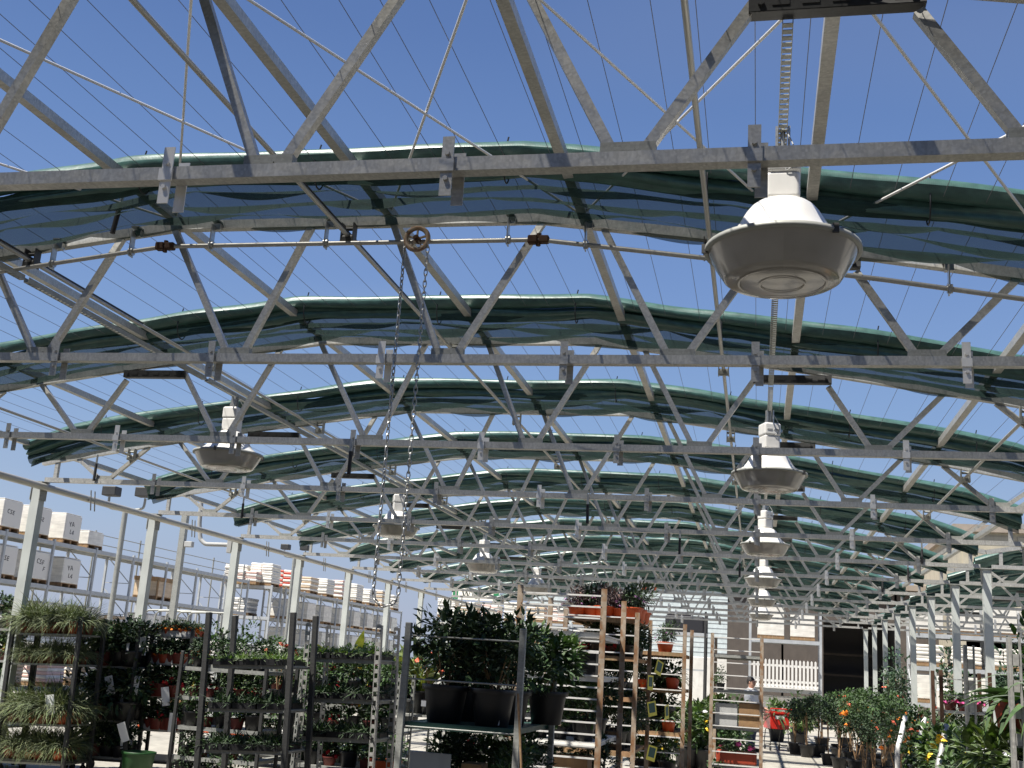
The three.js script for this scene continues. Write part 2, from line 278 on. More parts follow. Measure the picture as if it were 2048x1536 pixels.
// gathered shade cloth in front of each truss: a thick leading roll, and slack pleats behind it
function makeCloth(i, x0, label, group) {
  reseed(100 + i * 7 + Math.round(x0));
  const t = thing('shade_cloth', label, 'shade cloth', [x0, 0, Z(i)], 0, group);
  const ph = rr(0, 6), lift = .12;
  const nU = 150, hw = 6.28, wob = (x) => .02 * Math.sin(x * 1.9 + ph) + .014 * Math.sin(x * 4.7 + ph * 2) ;
  const scal = (x) => Math.pow(Math.abs(Math.sin((x + ph) * Math.PI / 1.24)), .75);
  const zoff = .74, endDrop = (x) => { const a = Math.max(0, Math.abs(x) - 5.6); return a * .16; };
  // leading pipe wrapped in cloth, proud of the bundle that hangs under it
  const rollAt = (x) => V(x, arch(x) + lift + .045 + wob(x) * .3 - endDrop(x), zoff + wob(x * 1.3 + 2) * .6);
  const loft = (name, cx, fr, nR, mat) => {
    const P = [], I = [], U = [];
    for (let a = 0; a <= nU; a++) { const x = -hw + 2 * hw * a / nU, c = rollAt(x); for (let b = 0; b <= nR; b++) { const th = b / nR * Math.PI * 2, [dy, dz] = fr(th, x); P.push(c.x, c.y + dy, c.z + dz); U.push(x, th * .09); } }
    for (let a = 0; a < nU; a++) for (let b = 0; b < nR; b++) { const p = a * (nR + 1) + b; I.push(p, p + 1, p + nR + 1, p + 1, p + nR + 2, p + nR + 1); }
    const g = new THREE.BufferGeometry(); g.setAttribute('position', new THREE.Float32BufferAttribute(P, 3)); g.setAttribute('uv', new THREE.Float32BufferAttribute(U, 2)); g.setIndex(I); g.computeVertexNormals(); return part(name, g, mat, t);
  };
  loft('leading_roll', 0, (th, x) => { const r = .060 + .006 * Math.sin(x * 2.1 + ph) + .005 * Math.sin(3 * th + x * 1.7); return [Math.sin(th) * r, Math.cos(th) * r * 1.15]; }, 14, M.clothRoll);
  loft('gathered_bundle', 0, (th, x) => { const near = Math.abs(((x + 20) % 1.3) - .65), pin = .8 + .2 * Math.min(1, near / .22), e = Math.abs(x) > 5.9 ? 1.1 : 1; const r = (1 + .16 * Math.sin(4 * th + x * 1.3 + ph) + .10 * Math.sin(7 * th - x * 2.9) + .12 * Math.sin(x * 3.1 + ph)) * pin * e; return [-.085 + Math.sin(th) * .062 * r - .016 * Math.sin(x * 2.2), -.095 + Math.cos(th) * .07 * r]; }, 26, M.clothRoll);
  let g;
  // pleats
  const Q = [], J = [], W = [], nV = 30, folds = 3.5;
  for (let a = 0; a <= nU * 2; a++) { const x = -hw + hw * a / nU; for (let b = 0; b <= nV; b++) { const v = b / nV, s = Math.pow(Math.abs(Math.sin(v * Math.PI * folds)), .8), sag = (.035 + .12 * s * (.45 + .55 * scal(x + Math.floor(v * folds) * .37))) * (1 - .35 * v); Q.push(x, arch(x) + lift - .02 - .055 * v - sag + .02 * Math.sin(x * 6 + v * 9 + ph) * s - endDrop(x) * (1 + .15 * v), (() => { const e = Math.max(0, Math.abs(x) - 4.9) / 1.4; return zoff - .06 - (zoff - .09) * v * (1 - .72 * Math.min(1, e)) + .035 * Math.sin(x * 2.3 + v * 12); })()); W.push(x, v * .9); } }
  const n2 = nU * 2; for (let a = 0; a < n2; a++) for (let b = 0; b < nV; b++) { const p = a * (nV + 1) + b; J.push(p, p + 1, p + nV + 1, p + 1, p + nV + 2, p + nV + 1); }
  g = new THREE.BufferGeometry(); g.setAttribute('position', new THREE.Float32BufferAttribute(Q, 3)); g.setAttribute('uv', new THREE.Float32BufferAttribute(W, 2)); g.setIndex(J); g.computeVertexNormals();
  part('pleated_net', g, M.net, t);
  for (let k = -4; k <= 4; k++) { const x = k * 1.3 + .65 * 0, c = rollAt(x), s = part('strap', strapGeo, M.black, t); s.position.copy(c); }
  return t;
}
const strapGeo = (() => { const g = new THREE.TorusGeometry(.10, .005, 5, 18); g.scale(.95, 1.3, 1); g.rotateY(Math.PI / 2); g.translate(0, -.07, -.045); return merge([g, rod(V(0, .04, 0), V(.012, .10, 0), .006, 5)]); })();
for (let i = 1; i <= NT; i++) makeCloth(i, CX, 'dark green shade cloth gathered in front of the ' + ord[i - 1] + ' truss', 'gathered shade cloths of the main bay');
for (let i = 7; i <= NT; i++) makeCloth(i, CX + 13.02, 'dark green shade cloth gathered along the right-hand bay, ' + ord[i - 7] + ' from the front', 'gathered shade cloths of the right-hand bay');
// black rubber-gripped pull handles hanging from the bottom chords
reseed(9);
{
  const g1 = merge([rod(V(0, .1, 0), V(0, -.02, 0), .014, 8)]), g2 = rod(V(0, -.02, 0), V(0, -.25, 0), .019, 10);
  for (const [i, x, y, tilt] of [[2, -4.62, 4.80, -.12], [3, -3.9, 3.62, 0], [4, -2.0, 3.62, .03], [5, -1.1, 3.62, 0], [6, -.3, 3.6, 0], [4, -8.6, 3.95, 0], [5, -7.9, 3.9, 0], [6, 2.6, 3.95, 0], [7, 2.75, 3.95, 0], [8, 2.6, 3.95, 0]]) {
    const t = thing('pull_handle', 'black rubber-gripped handle hanging at the ' + ord[i - 1] + ' truss, ' + (x < -6 ? 'near the left eave' : x > 2 ? 'near the right eave' : 'near mid span'), 'handle', [x, y, Z(i) + (i === 2 ? .35 : .06)], 0, 'hanging black handles'); t.rotation.z = tilt;
    part('stem', g1, M.zinc, t); part('grip', g2, M.rubber, t);
  }
}
// ---------------------------------------------------------------- high-bay lamps
function makeLamp() {
  const t = new THREE.Group();   // origin: centre of the rim
  part('reflector', lathe([[.08, .246], [.105, .243], [.13, .234], [.155, .214], [.178, .184], [.202, .142], [.226, .10], [.254, .064], [.296, .032], [.34, .012], [.364, .004], [.367, -.008], [.360, -.012], [.352, -.002], [.30, .02], [.25, .054], [.218, .092], [.194, .134], [.17, .176], [.146, .206], [.12, .226], [.08, .238]], 64), M.white, t);
  const l = part('lens', lathe([[.358, -.004], [.352, -.02], [.318, -.085], [.278, -.148], [.262, -.158], [.19, -.166], [.10, -.17], [0, -.171]], 64), M.lens, t);
  part('lens_ring', lathe([[.20, -.17], [.206, -.173], [.212, -.17]], 36), M.lens, l); part('lens_ring', lathe([[.10, -.174], [.106, -.177], [.112, -.174]], 30), M.lens, l);
  part('rim_band', lathe([[.352, .012], [.371, .008], [.374, -.006], [.371, -.018], [.354, -.02]], 48), M.galvDull, t);
  for (let k = 0; k < 3; k++) { const a = k * 2.094 + .9; part('rim_clip', box(.03, .045, .014, Math.cos(a) * .372, -.004, Math.sin(a) * .372), M.steelDark, t); }
  part('neck', lathe([[.0, .25], [.075, .25], [.08, .235], [.088, .24]], 24), M.white, t);
  const b = part('ballast_housing', [rbox(.165, .14, .165, .02, 0, .315, 0), rbox(.175, .13, .175, .022, 0, .445, 0, 3), lathe([[.0, .255], [.07, .255], [.07, .27], [0, .27]], 20)], M.white, t);
  part('vent_slot', [rbox(.055, .018, .01, .004, -.035, .44, .087), rbox(.055, .018, .01, .004, .035, .44, .087), rbox(.13, .006, .006, .002, 0, .395, .087)], M.grey, b);
  part('hanger_shoe', [box(.075, .05, .03, 0, .53, -.02), box(.012, .14, .05, -.03, .58, 0), box(.012, .14, .05, .03, .58, 0), rod(V(0, .52, 0), V(0, .66, 0), .012, 8)], M.zinc, t);
  part('cable', tube([V(.02, .60, .05), V(.05, .50, .10), V(.055, .42, .10), V(.02, .38, .09), V(.01, .40, .088)], .0035, 6), M.grey, t);
  return t;
}
const lamp0 = makeLamp();
for (let k = 0; k < 6; k++) { const c = copy(lamp0, 'bay_lamp', [.10, 3.685 + .015 * Math.sin(k * 5), -(5.2957 + 6.1 * k)], k * .4, k === 0 ? 'large white high-bay lamp close to the camera, hanging behind the nearest truss' : 'white bell-shaped high-bay lamp in the right-hand row, ' + ord[k] + ' from the camera', 'right-hand row of lamps'); c.userData.category = 'lamp'; }
for (let k = 1; k < 6; k++) { const c = copy(lamp0, 'bay_lamp', [-5.58, 3.685, -(5.1 + 6.0 * k)], 1 + k * .5, 'white bell-shaped high-bay lamp in the left-hand row, ' + ord[k - 1] + ' of those in view', 'left-hand row of lamps'); c.userData.category = 'lamp'; }
{ const c = copy(lamp0, 'bay_lamp', [6.6, 3.685, -23.6], 1, 'white high-bay lamp in the next bay at the right edge of the view'); c.userData.category = 'lamp'; }

// perforated lamp channels hung from bracket to bracket
{
  const sec = [box(.003, .041, 3.0, -.021, .02, 0), box(.003, .041, 3.0, .021, .02, 0)]; for (let k = 0; k < 60; k++) sec.push(box(.039, .003, .032, 0, 0, -1.48 + k * .0502)); const secGeo = merge(sec);
  for (const [x, side] of [[.10, 'right'], [-5.58, 'left']]) { const t = thing('lamp_channel', 'perforated channel carrying the ' + side + '-hand row of lamps', 'channel', [x, 4.315, 0]); for (let i = 1; i < NT; i++) part('channel_section', secGeo, M.galvDull, t).position.z = (Z(i) + Z(i + 1)) / 2; }
}
// ---------------------------------------------------------------- plants: foliage is many small curved leaves
class Fol {
  constructor() { this.p = []; this.n = []; this.u = []; this.c = []; }
  tri(a, b, c, ua, ub, uc, col) { const n = new THREE.Vector3().crossVectors(b.clone().sub(a), c.clone().sub(a)).normalize(); for (const [v, w] of [[a, ua], [b, ub], [c, uc]]) { this.p.push(v.x, v.y, v.z); this.n.push(n.x, n.y, n.z); this.u.push(...w); this.c.push(...col); } }
  // a leaf as a strip: base point, direction, width, length, droop, face normal hint, segments
  leaf(o, dir, w, len, droop, seg, col, nose = .35) {
    let d = dir.clone().normalize(), up = V(0, 1, 0), side = new THREE.Vector3().crossVectors(d, up); if (side.lengthSq() < 1e-4) side.set(1, 0, 0); side.normalize();
    side.applyAxisAngle(d, rr(-.7, .7));
    let p = o.clone(), prev = null; const u0 = rnd(), v0 = rnd();
    for (let k = 0; k <= seg; k++) {
      const t = k / seg, ww = w * (t < nose ? .35 + .65 * t / nose : Math.max(.02, 1 - Math.pow((t - nose) / (1 - nose), 1.6)));
      const a = p.clone().addScaledVector(side, -ww / 2), b = p.clone().addScaledVector(side, ww / 2), ua = [u0, v0 + t * len], ub = [u0 + ww, v0 + t * len];
      if (prev) { this.tri(prev[0], prev[1], b, prev[2], prev[3], ub, col); this.tri(prev[0], b, a, prev[2], ub, ua, col); }
      prev = [a, b, ua, ub]; d.y -= droop / seg; d.normalize(); p = p.clone().addScaledVector(d, len / seg);
    }
  }
  geo() { const g = new THREE.BufferGeometry(); g.setAttribute('position', new THREE.Float32BufferAttribute(this.p, 3)); g.setAttribute('normal', new THREE.Float32BufferAttribute(this.n, 3)); g.setAttribute('uv', new THREE.Float32BufferAttribute(this.u, 2)); g.setAttribute('color', new THREE.Float32BufferAttribute(this.c, 3)); return g; }
}
const tint = (v = .3) => { const k = 1 + rr(-v, v), w = rr(-.12, .12); return [Math.min(1.5, k * (1 + w)), Math.min(1.5, k), Math.min(1.5, k * (1 - w))]; };
const dirUp = (minY, maxY) => { const y = rr(minY, maxY), a = rr(0, 6.2832), r = Math.sqrt(Math.max(0, 1 - y * y)); return V(Math.cos(a) * r, y, Math.sin(a) * r); };
function grassGeo(n, h, spread, s) { reseed(s); const f = new Fol(); for (let k = 0; k < n; k++) { const a = rr(0, 6.283), r = rr(0, .07), d = dirUp(.3, .98); d.x *= spread; d.z *= spread; f.leaf(V(Math.cos(a) * r, 0, Math.sin(a) * r), d, rr(.006, .011), h * rr(.55, 1.12), rr(.5, 1.8), 5, tint(.4), .3); } return f.geo(); }
function strapGeoPlant(n, len, s) { reseed(s); const f = new Fol(); for (let k = 0; k < n; k++) f.leaf(V(rr(-.03, .03), 0, rr(-.03, .03)), dirUp(.5, .92), rr(.022, .034), len * rr(.7, 1.15), rr(1.1, 2.3), 6, tint(.25), .25); return f.geo(); }
// leaves scattered through an uneven crown made of clumps
function bushGeo(n, rx, ry, cy, lw, ll, s, clumps = 7) {
  reseed(s); const f = new Fol(), C = [];
  for (let k = 0; k < clumps; k++) { const d = dirUp(-.8, 1), q = rr(.35, .8); C.push([V(d.x * rx * q, cy + d.y * ry * q, d.z * rx * q), rr(.3, .62), tint(.22)]); }
  C.push([V(0, cy, 0), .6, tint(.1)]);
  for (let k = 0; k < n; k++) { const [c, r, t] = C[Math.floor(rnd() * C.length)], d = dirUp(-1, 1), q = Math.cbrt(rr(.15, 1)) * r; const o = V(c.x + d.x * rx * q, c.y + d.y * ry * q, c.z + d.z * rx * q), out = V(d.x + rr(-.6, .6), d.y + rr(-.2, .9), d.z + rr(-.6, .6)), m = tint(.3); f.leaf(o, out, lw * rr(.7, 1.25), ll * rr(.7, 1.25), rr(.1, .9), 2, [m[0] * t[0], m[1] * t[1], m[2] * t[2]], .45); }
  return f.geo();
}
function stemsGeo(n, h, r, spread, s) { reseed(s); const L = []; for (let k = 0; k < n; k++) { const a = rr(0, 6.28), q = spread * rr(.3, 1); L.push(rod(V(rr(-.02, .02), 0, rr(-.02, .02)), V(Math.cos(a) * q, h * rr(.75, 1), Math.sin(a) * q), r, 5)); } return merge(L); }
function flowerHead(r, petals, tilt) { const L = []; for (let k = 0; k < petals; k++) { const g = new THREE.CircleGeometry(r * .55, 5); g.scale(.75, 1, 1); g.rotateX(-Math.PI / 2 + tilt + (k % 2) * .35); g.translate(0, 0, r * .5); g.rotateY(k / petals * 6.283); L.push(clean(g)); } const b = new THREE.IcosahedronGeometry(r * .34, 0); b.scale(1, .7, 1); L.push(clean(b)); return merge(L); }
function potGeo(r, h, rim = .012) { return lathe([[0, 0], [r * .76, 0], [r * .97, h * .86], [r * 1.08, h * .86], [r * 1.10, h], [r * 1.02, h], [r * .95, h * .9], [0, h * .9]], 20); }
const soilGeo = (r, h) => { const g = new THREE.CylinderGeometry(r * .95, r * .95, .012, 14); g.translate(0, h * .91, 0); return clean(g); };
const tagGeo = (() => { const g = box(.028, .09, .0015, 0, .045, 0); return g; })();
// flowers set as separate parts on chosen points of the crown
function addFlowers(t, n, geo, mat, rx, ry, cy, s, top = 0) { reseed(s); for (let k = 0; k < n; k++) { const d = dirUp(top, 1), f = part('flower', geo, mat, t); f.position.set(d.x * rx, cy + d.y * ry, d.z * rx); f.rotation.set(rr(-.9, .9), rr(0, 6), rr(-.9, .9)); f.scale.setScalar(rr(.7, 1.2)); } }
function potted(potR, potH, potMat, folGeo, folMat, o = {}) {
  const t = new THREE.Group();
  part('pot', potGeo(potR, potH), potMat, t); part('soil', soilGeo(potR, potH), M.soil, t);
  const f = part('foliage', folGeo, folMat, t); f.position.y = potH * .9;
  if (o.stems) part('stems', o.stems, o.stemMat || M.wood, t).position.y = potH * .88;
  if (o.tag) { const g = part('plant_tag', tagGeo, o.tag, t); g.position.set(potR * .8, potH * .8, potR * .7); g.rotation.set(-.2, .5, .25); }
  if (o.flowers) addFlowers(t, ...o.flowers);
  return t;
}
const flwS = flowerHead(.028, 7, .4), flwM = flowerHead(.045, 9, .5), flwL = flowerHead(.06, 10, .6), flwT = flowerHead(.014, 5, .5);
const K = {};
K.grassA = potted(.085, .13, M.terracotta, grassGeo(420, .36, 1.1, 11), M.leafGrass, { tag: M.label });
K.grassB = potted(.085, .13, M.terracottaB, grassGeo(400, .32, 1.35, 12), M.leafGrass);
K.grassC = potted(.085, .13, M.maroon, grassGeo(420, .38, 1.0, 13), M.leafGrass, { tag: M.labelYellow });
K.dark = potted(.09, .13, M.black, bushGeo(420, .19, .19, .13, .028, .05, 21), M.leafDark, { tag: M.label });
K.dark2 = potted(.09, .13, M.maroon, bushGeo(400, .18, .18, .12, .03, .055, 22), M.leafMid, { tag: M.labelYellow });
K.marigold = potted(.065, .085, M.terracotta, bushGeo(320, .12, .075, .04, .016, .034, 23), M.leafDark, { flowers: [9, flwS, M.orange, .10, .065, .065, 24, .1] });
K.lowRed = potted(.07, .09, M.terracotta, bushGeo(320, .13, .09, .05, .02, .035, 25), M.leafDark);
K.lowDark = potted(.07, .09, M.maroon, bushGeo(320, .13, .09, .05, .02, .035, 26), M.leafDark);
K.shrub = potted(.17, .28, M.black, bushGeo(1100, .34, .31, .30, .034, .075, 31, 10), M.leafDark, { stems: stemsGeo(5, .34, .006, .14, 30) });
K.shrubLit = potted(.17, .28, M.black, bushGeo(900, .33, .30, .30, .04, .085, 32, 9), M.leafMid, { stems: stemsGeo(5, .34, .006, .14, 33) });  // second copy of the shrub, sunlight put in as paler leaf colour
K.heather = potted(.085, .10, M.terracottaB, bushGeo(420, .15, .10, .09, .009, .05, 34, 9), M.leafHeath, { flowers: [16, flwT, M.mauve, .15, .10, .10, 35, .1] });
K.heatherG = potted(.085, .10, M.terracottaB, bushGeo(420, .15, .11, .10, .012, .05, 36, 8), M.leafDark, { flowers: [8, flwT, M.mauve, .14, .10, .10, 37, .2] });
K.rose = potted(.125, .22, M.black, bushGeo(620, .30, .27, .62, .03, .05, 41, 9), M.leafMid, { stems: stemsGeo(6, .62, .006, .16, 42), flowers: [7, flwL, M.coral, .27, .24, .68, 43, -.1] });
K.roseOr = potted(.125, .22, M.black, bushGeo(640, .31, .26, .66, .03, .05, 44, 9), M.leafMid, { stems: stemsGeo(6, .62, .006, .16, 45), flowers: [6, flwL, M.orange, .27, .24, .70, 46, -.1] });
K.roseDark = potted(.135, .22, M.black, bushGeo(700, .31, .32, .62, .034, .055, 47, 8), M.leafDark, { stems: stemsGeo(4, .62, .008, .10, 48) });
K.tree = potted(.15, .24, M.black, bushGeo(640, .30, .30, 1.0, .034, .058, 49, 9), M.leafDark, { stems: stemsGeo(2, .95, .011, .04, 50) });
K.leafy = potted(.11, .17, M.black, bushGeo(420, .20, .20, .20, .036, .065, 51, 8), M.leafLight);
K.leafyMid = potted(.11, .17, M.black, bushGeo(420, .20, .22, .22, .03, .06, 52, 8), M.leafMid);
K.leafyYellow = potted(.11, .17, M.black, bushGeo(420, .19, .22, .22, .03, .055, 53, 8), M.leafMid, { flowers: [9, flwS, M.yellow, .15, .24, .24, 54, .1] });
K.white = potted(.11, .16, M.black, bushGeo(420, .19, .16, .17, .04, .08, 55, 8), M.leafLight, { flowers: [7, flwM, M.whitePetal, .18, .15, .2, 56, -.2] });
K.pink = potted(.08, .10, M.maroon, bushGeo(240, .12, .07, .08, .026, .04, 57), M.leafMid, { flowers: [12, flwS, M.pink, .11, .07, .09, 58, .0] });
K.crimson = potted(.08, .10, M.maroon, bushGeo(240, .12, .08, .08, .026, .04, 59), M.leafDark, { flowers: [8, flwS, M.crimson, .11, .07, .09, 60, .0] });
K.strap = potted(.085, .14, M.terracotta, strapGeoPlant(42, .34, 61), M.leafMid);
K.strap2 = potted(.085, .14, M.terracottaB, strapGeoPlant(36, .36, 62), M.leafMid);
K.palm = potted(.15, .25, M.black, strapGeoPlant(1, .1, 63), M.leafPalm);
{ reseed(64); const f = new Fol(); for (let k = 0; k < 13; k++) { const d = dirUp(.72, .97); f.leaf(V(rr(-.05, .05), 0, rr(-.05, .05)), d, rr(.10, .15), rr(.6, .95), rr(.5, 1.3), 7, tint(.25), .5); } K.palm.children[2].geometry = f.geo(); }
K.vine = potted(.14, .22, M.black, bushGeo(900, .26, .85, .95, .04, .06, 66, 12), M.leafBlue, { stems: stemsGeo(3, 1.5, .006, .12, 67), flowers: [5, flwM, M.coral, .24, .7, 1.0, 68, -.4] });
K.hang = potted(.13, .15, M.terracottaB, bushGeo(300, .2, .12, .10, .03, .05, 69), M.leafMid);
function put(kind, name, category, pos, turn, label, group, scale) { const c = copy(K[kind], name, pos, turn, label, group, scale); c.userData = { label, category, ...(group ? { group } : {}) }; return c; }
// tray of young plants
function trayThing(x, y, z, w, d, label, group, folMat, s, h = .06) {
  const t = thing('seedling_tray', label, 'plant tray', [x, y, z], 0, group);
  part('tray', [box(w, .006, d, 0, .006, 0), box(w, .055, .006, 0, .03, d / 2), box(w, .055, .006, 0, .03, -d / 2), box(.006, .055, d, -w / 2, .03, 0), box(.006, .055, d, w / 2, .03, 0)], M.black, t);
  reseed(s); const f = new Fol(); const nx = Math.round(w / .035), nz = Math.round(d / .045);
  for (let a = 0; a < nx; a++) for (let b = 0; b < nz; b++) { const o = V(-w / 2 + (a + .5) * w / nx + rr(-.01, .01), .045, -d / 2 + (b + .5) * d / nz + rr(-.01, .01)); for (let k = 0; k < 6; k++) f.leaf(o, dirUp(.25, .95), rr(.010, .018), h * rr(.6, 1.4), rr(.2, 1), 2, tint(.35), .4); }
  part('seedlings', f.geo(), folMat, t).userData = { kind: 'stuff' };
  return t;
}
// ---------------------------------------------------------------- plant trolleys and racks
// trolley: origin at the middle of the front edge on the ground; +x right, -z back
function trolley(name, label, x0, x1, z, depth, H, shelves, o = {}) {
  const w = x1 - x0, t = thing(name, label, o.category || 'trolley', [(x0 + x1) / 2, 0, z], o.turn || 0, o.group); t.rotation.z = o.tilt || 0;
  const pm = o.postMat || M.steelDark, pw = o.postW || .035;
  const slot = []; for (let y = .2; y < H - .05; y += .085) slot.push(y);
  for (const [sx, sz] of [[-1, 0], [1, 0], [-1, 1], [1, 1]]) {
    const x = sx * w / 2, zz = -sz * depth;
    if (o.ladder) part('post', box(pw, H, .022, x, H / 2, zz), pm, t);
    else if (o.slots) { const g = [box(.007, H, pw, x - sx * .0, H / 2, zz), box(pw, .05, .005, x - sx * pw / 2, .03, zz + pw / 2)]; let y = .02; g.push(box(.008, H, .005, x - sx * .004, H / 2, zz + pw / 2), box(.008, H, .005, x - sx * (pw - .004), H / 2, zz + pw / 2)); for (y = .08; y < H; y += .085) g.push(box(pw - .012, .038, .005, x - sx * pw / 2, y, zz + pw / 2)); part('post', g, pm, t); }
    else part('post', rbox(pw, H, pw, .006, x, H / 2, zz), pm, t);
  }
  for (const y of shelves) {
    const th = o.thin || .03, g = [box(w - pw - .004, .012, depth - .03, 0, y - .006, -depth / 2)];
    g.push(box(w - pw - .004, th, .012, 0, y - th / 2 + .004, -.02), box(w - pw - .004, th, .012, 0, y - th / 2 + .004, -depth + .02), box(.012, th, depth - .06, -w / 2 + pw, y - th / 2 + .004, -depth / 2), box(.012, th, depth - .06, w / 2 - pw, y - th / 2 + .004, -depth / 2));
    if (o.lipUp) g.push(box(w - pw - .01, .075, .012, 0, y + .03, -.008));
    part('shelf', g, o.shelfMat || M.galvDull, t);
  }
  if (o.rails) for (const y of o.rails) part('rail', rod(V(-w / 2, y, .0), V(w / 2, y, 0), .006, 8), M.galvDull, t);
  if (o.ladder) for (let y = H - .065; y > .15; y -= (o.rungStep || .1)) { part('rung', bar(V(-w / 2 + .016, y, 0), V(w / 2 - .016, y, 0), .014, .022, V(0, 1, 0)), o.rungMat || M.bright, t); if (o.backRungs !== false) part('rung', bar(V(-w / 2 + .016, y, -depth), V(w / 2 - .016, y, -depth), .014, .022, V(0, 1, 0)), o.rungMat || M.bright, t); }
  for (const [sx, sz] of [[-1, 0], [1, 0], [-1, 1], [1, 1]]) part('castor', [rod(V(sx * (w / 2 - .05) - .015, .05, -sz * (depth - .1) - .05), V(sx * (w / 2 - .05) + .015, .05, -sz * (depth - .1) - .05), .05, 14), box(.03, .08, .03, sx * (w / 2 - .05), .11, -sz * (depth - .1) - .05)], M.rubber, t);
  part('base_frame', [box(w, .03, depth, 0, .16, -depth / 2)], pm, t);
  return t;
}
const onTilt = (cx, tilt, x, y) => [cx + (x - cx) * Math.cos(tilt) - y * Math.sin(tilt), y * Math.cos(tilt) + (x - cx) * Math.sin(tilt)];
const nth = ['leftmost', 'second from left', 'third from left', 'fourth from left', 'fifth from left', 'sixth from left'];
function shelfRow(kinds, name, cat, x0, x1, y, z, n, words, group, scale = 1, tilt = 0, cx = (x0 + x1) / 2) {
  for (let k = 0; k < n; k++) { const x = x0 + (k + .5) * (x1 - x0) / n, [tx, ty] = onTilt(cx, tilt, x, y); put(kinds[k % kinds.length], name, cat, [tx, ty + .001, z + (k % 2) * .02], k * 1.7 + y * 5, words + ', ' + nth[k], group, scale * (1 + .06 * Math.sin(k * 5 + y * 9))); }
}
// grass trolley at the far left
trolley('plant_trolley', 'tall dark trolley full of grasses at the left edge', -9.25, -8.30, -13.2, .56, 1.92, [1.70, 1.33, .60, .14], { tilt: .034, postW: .05, thin: .025 });
for (const [y, w, sc] of [[1.70, 'top', 1.2], [1.33, 'second', .92], [.60, 'third', 1.4], [.17, 'bottom', 1.15]]) { shelfRow(['grassA', 'grassC', 'grassB'], 'grass_plant', 'potted grass', -9.2, -8.36, y, -13.33, 6, 'red-potted feathery grass, front of the grass trolley ' + w + ' shelf', 'grasses on the left trolley', sc, .034, -8.775); shelfRow(['grassB', 'grassA'], 'grass_plant', 'potted grass', -9.17, -8.38, y, -13.58, 6, 'red-potted feathery grass, back of the grass trolley ' + w + ' shelf', 'grasses on the left trolley', sc, .034, -8.775); }
trolley('plant_trolley', 'dark trolley cut off by the left edge of the view', -10.3, -9.42, -13.4, .56, 1.9, [1.72, 1.32, .9, .5, .14], { tilt: .03, postW: .045 });
for (const [y, w] of [[1.72, 'top'], [1.32, 'second'], [.9, 'third'], [.5, 'fourth']]) shelfRow(['dark2', 'crimson', 'dark'], 'potted_plant', 'potted plant', -10.2, -9.5, y, -13.6, 4, 'small dark plant on the ' + w + ' shelf of the leftmost trolley', 'plants on the leftmost trolley', 1.15);
// dark leafy trolley
trolley('plant_trolley', 'trolley of dark leafy plants beside the grass trolley', -8.76, -7.96, -14.0, .56, 1.86, [1.34, .66, .2], { tilt: .02, postW: .04 });
for (const [y, w, sc] of [[1.34, 'top', 1.5], [.66, 'middle', 1.75], [.2, 'bottom', 1.2]]) { shelfRow(['dark', 'dark2', 'dark'], 'leafy_plant', 'potted plant', -8.74, -7.98, y, -14.1, 4, 'dark leafy plant, front of the leafy trolley ' + w + ' shelf', 'plants on the dark leafy trolley', sc, .02, -8.36); shelfRow(['dark2', 'dark'], 'leafy_plant', 'potted plant', -8.72, -8.0, y, -14.36, 4, 'dark leafy plant, back of the leafy trolley ' + w + ' shelf', 'plants on the dark leafy trolley', sc, .02, -8.36); }
// marigold trolley
trolley('plant_trolley', 'trolley with orange marigolds on its top shelf', -7.93, -7.34, -14.3, .9, 1.86, [1.78, 1.42, .99, .57, .2], { tilt: .02, postW: .045, thin: .03, lipUp: true, shelfMat: M.grey });
for (const [y, kinds, w, n, what] of [[1.78, ['marigold'], 'top', 5, 'red-potted orange marigold'], [1.42, ['lowDark', 'marigold', 'lowDark'], 'second', 5, 'red-potted low leafy plant'], [.99, ['lowDark', 'crimson'], 'third', 5, 'red-potted low dark plant'], [.57, ['lowDark', 'crimson'], 'fourth', 5, 'red-potted low reddish plant']]) for (const [zz, row] of [[-14.38, 'front'], [-14.7, 'back']]) shelfRow(kinds, 'bedding_plant', 'bedding plant', -7.9, -7.37, y, zz, n, what + ', marigold trolley ' + w + ' shelf, ' + row + ' row', 'plants on the marigold trolley', [1.05, 1.5, 1.6, 1.5][[1.78, 1.42, .99, .57].indexOf(y)], .02, -7.635);
solo('green_tub', 'green plastic tub on the ground in front of the marigold trolley', 'tub', lathe([[0, .0], [.17, 0], [.2, .3], [.215, .3], [.215, .33], [.195, .33], [.165, .03], [0, .03]], 28), M.tarpGreen, [-7.62, .001, -13.75]);
// seedling trolleys in the middle left
const trayRow = (x0, x1, y, z, n, words, s, mat, tilt, cx, d = .36, h = .07) => { for (let k = 0; k < n; k++) { const x = x0 + (k + .5) * (x1 - x0) / n, [tx, ty] = onTilt(cx, tilt, x, y); const t = trayThing(tx, ty + .002, z, (x1 - x0) / n - .02, d, words + ', ' + nth[k], 'seedling trays on the middle trolleys', mat, s + k, h); t.rotation.z = tilt; } };
trolley('seedling_trolley', 'near seedling trolley with tall twin posts, left of centre', -4.92, -4.08, -10.0, .56, 2.0, [1.52, 1.13, .77, .2], { tilt: .05, postW: .05, thin: .03, postMat: M.steelDark });
for (const [y, w, m] of [[1.52, 'top', M.leafLight], [1.13, 'second', M.leafDark], [.77, 'third', M.leafDark]]) for (const [zz, r] of [[-10.12, 'front'], [-10.4, 'rear']]) trayRow(-4.86, -4.14, y, zz, 3, r + ' seedling tray, ' + w + ' shelf of the near seedling trolley', Math.round(y * 100) + Math.round(-zz * 10), m, .05, -4.5, .26, y > 1.4 ? .09 : .13);  // sunlit top and shaded lower shelves are put into the leaf colour
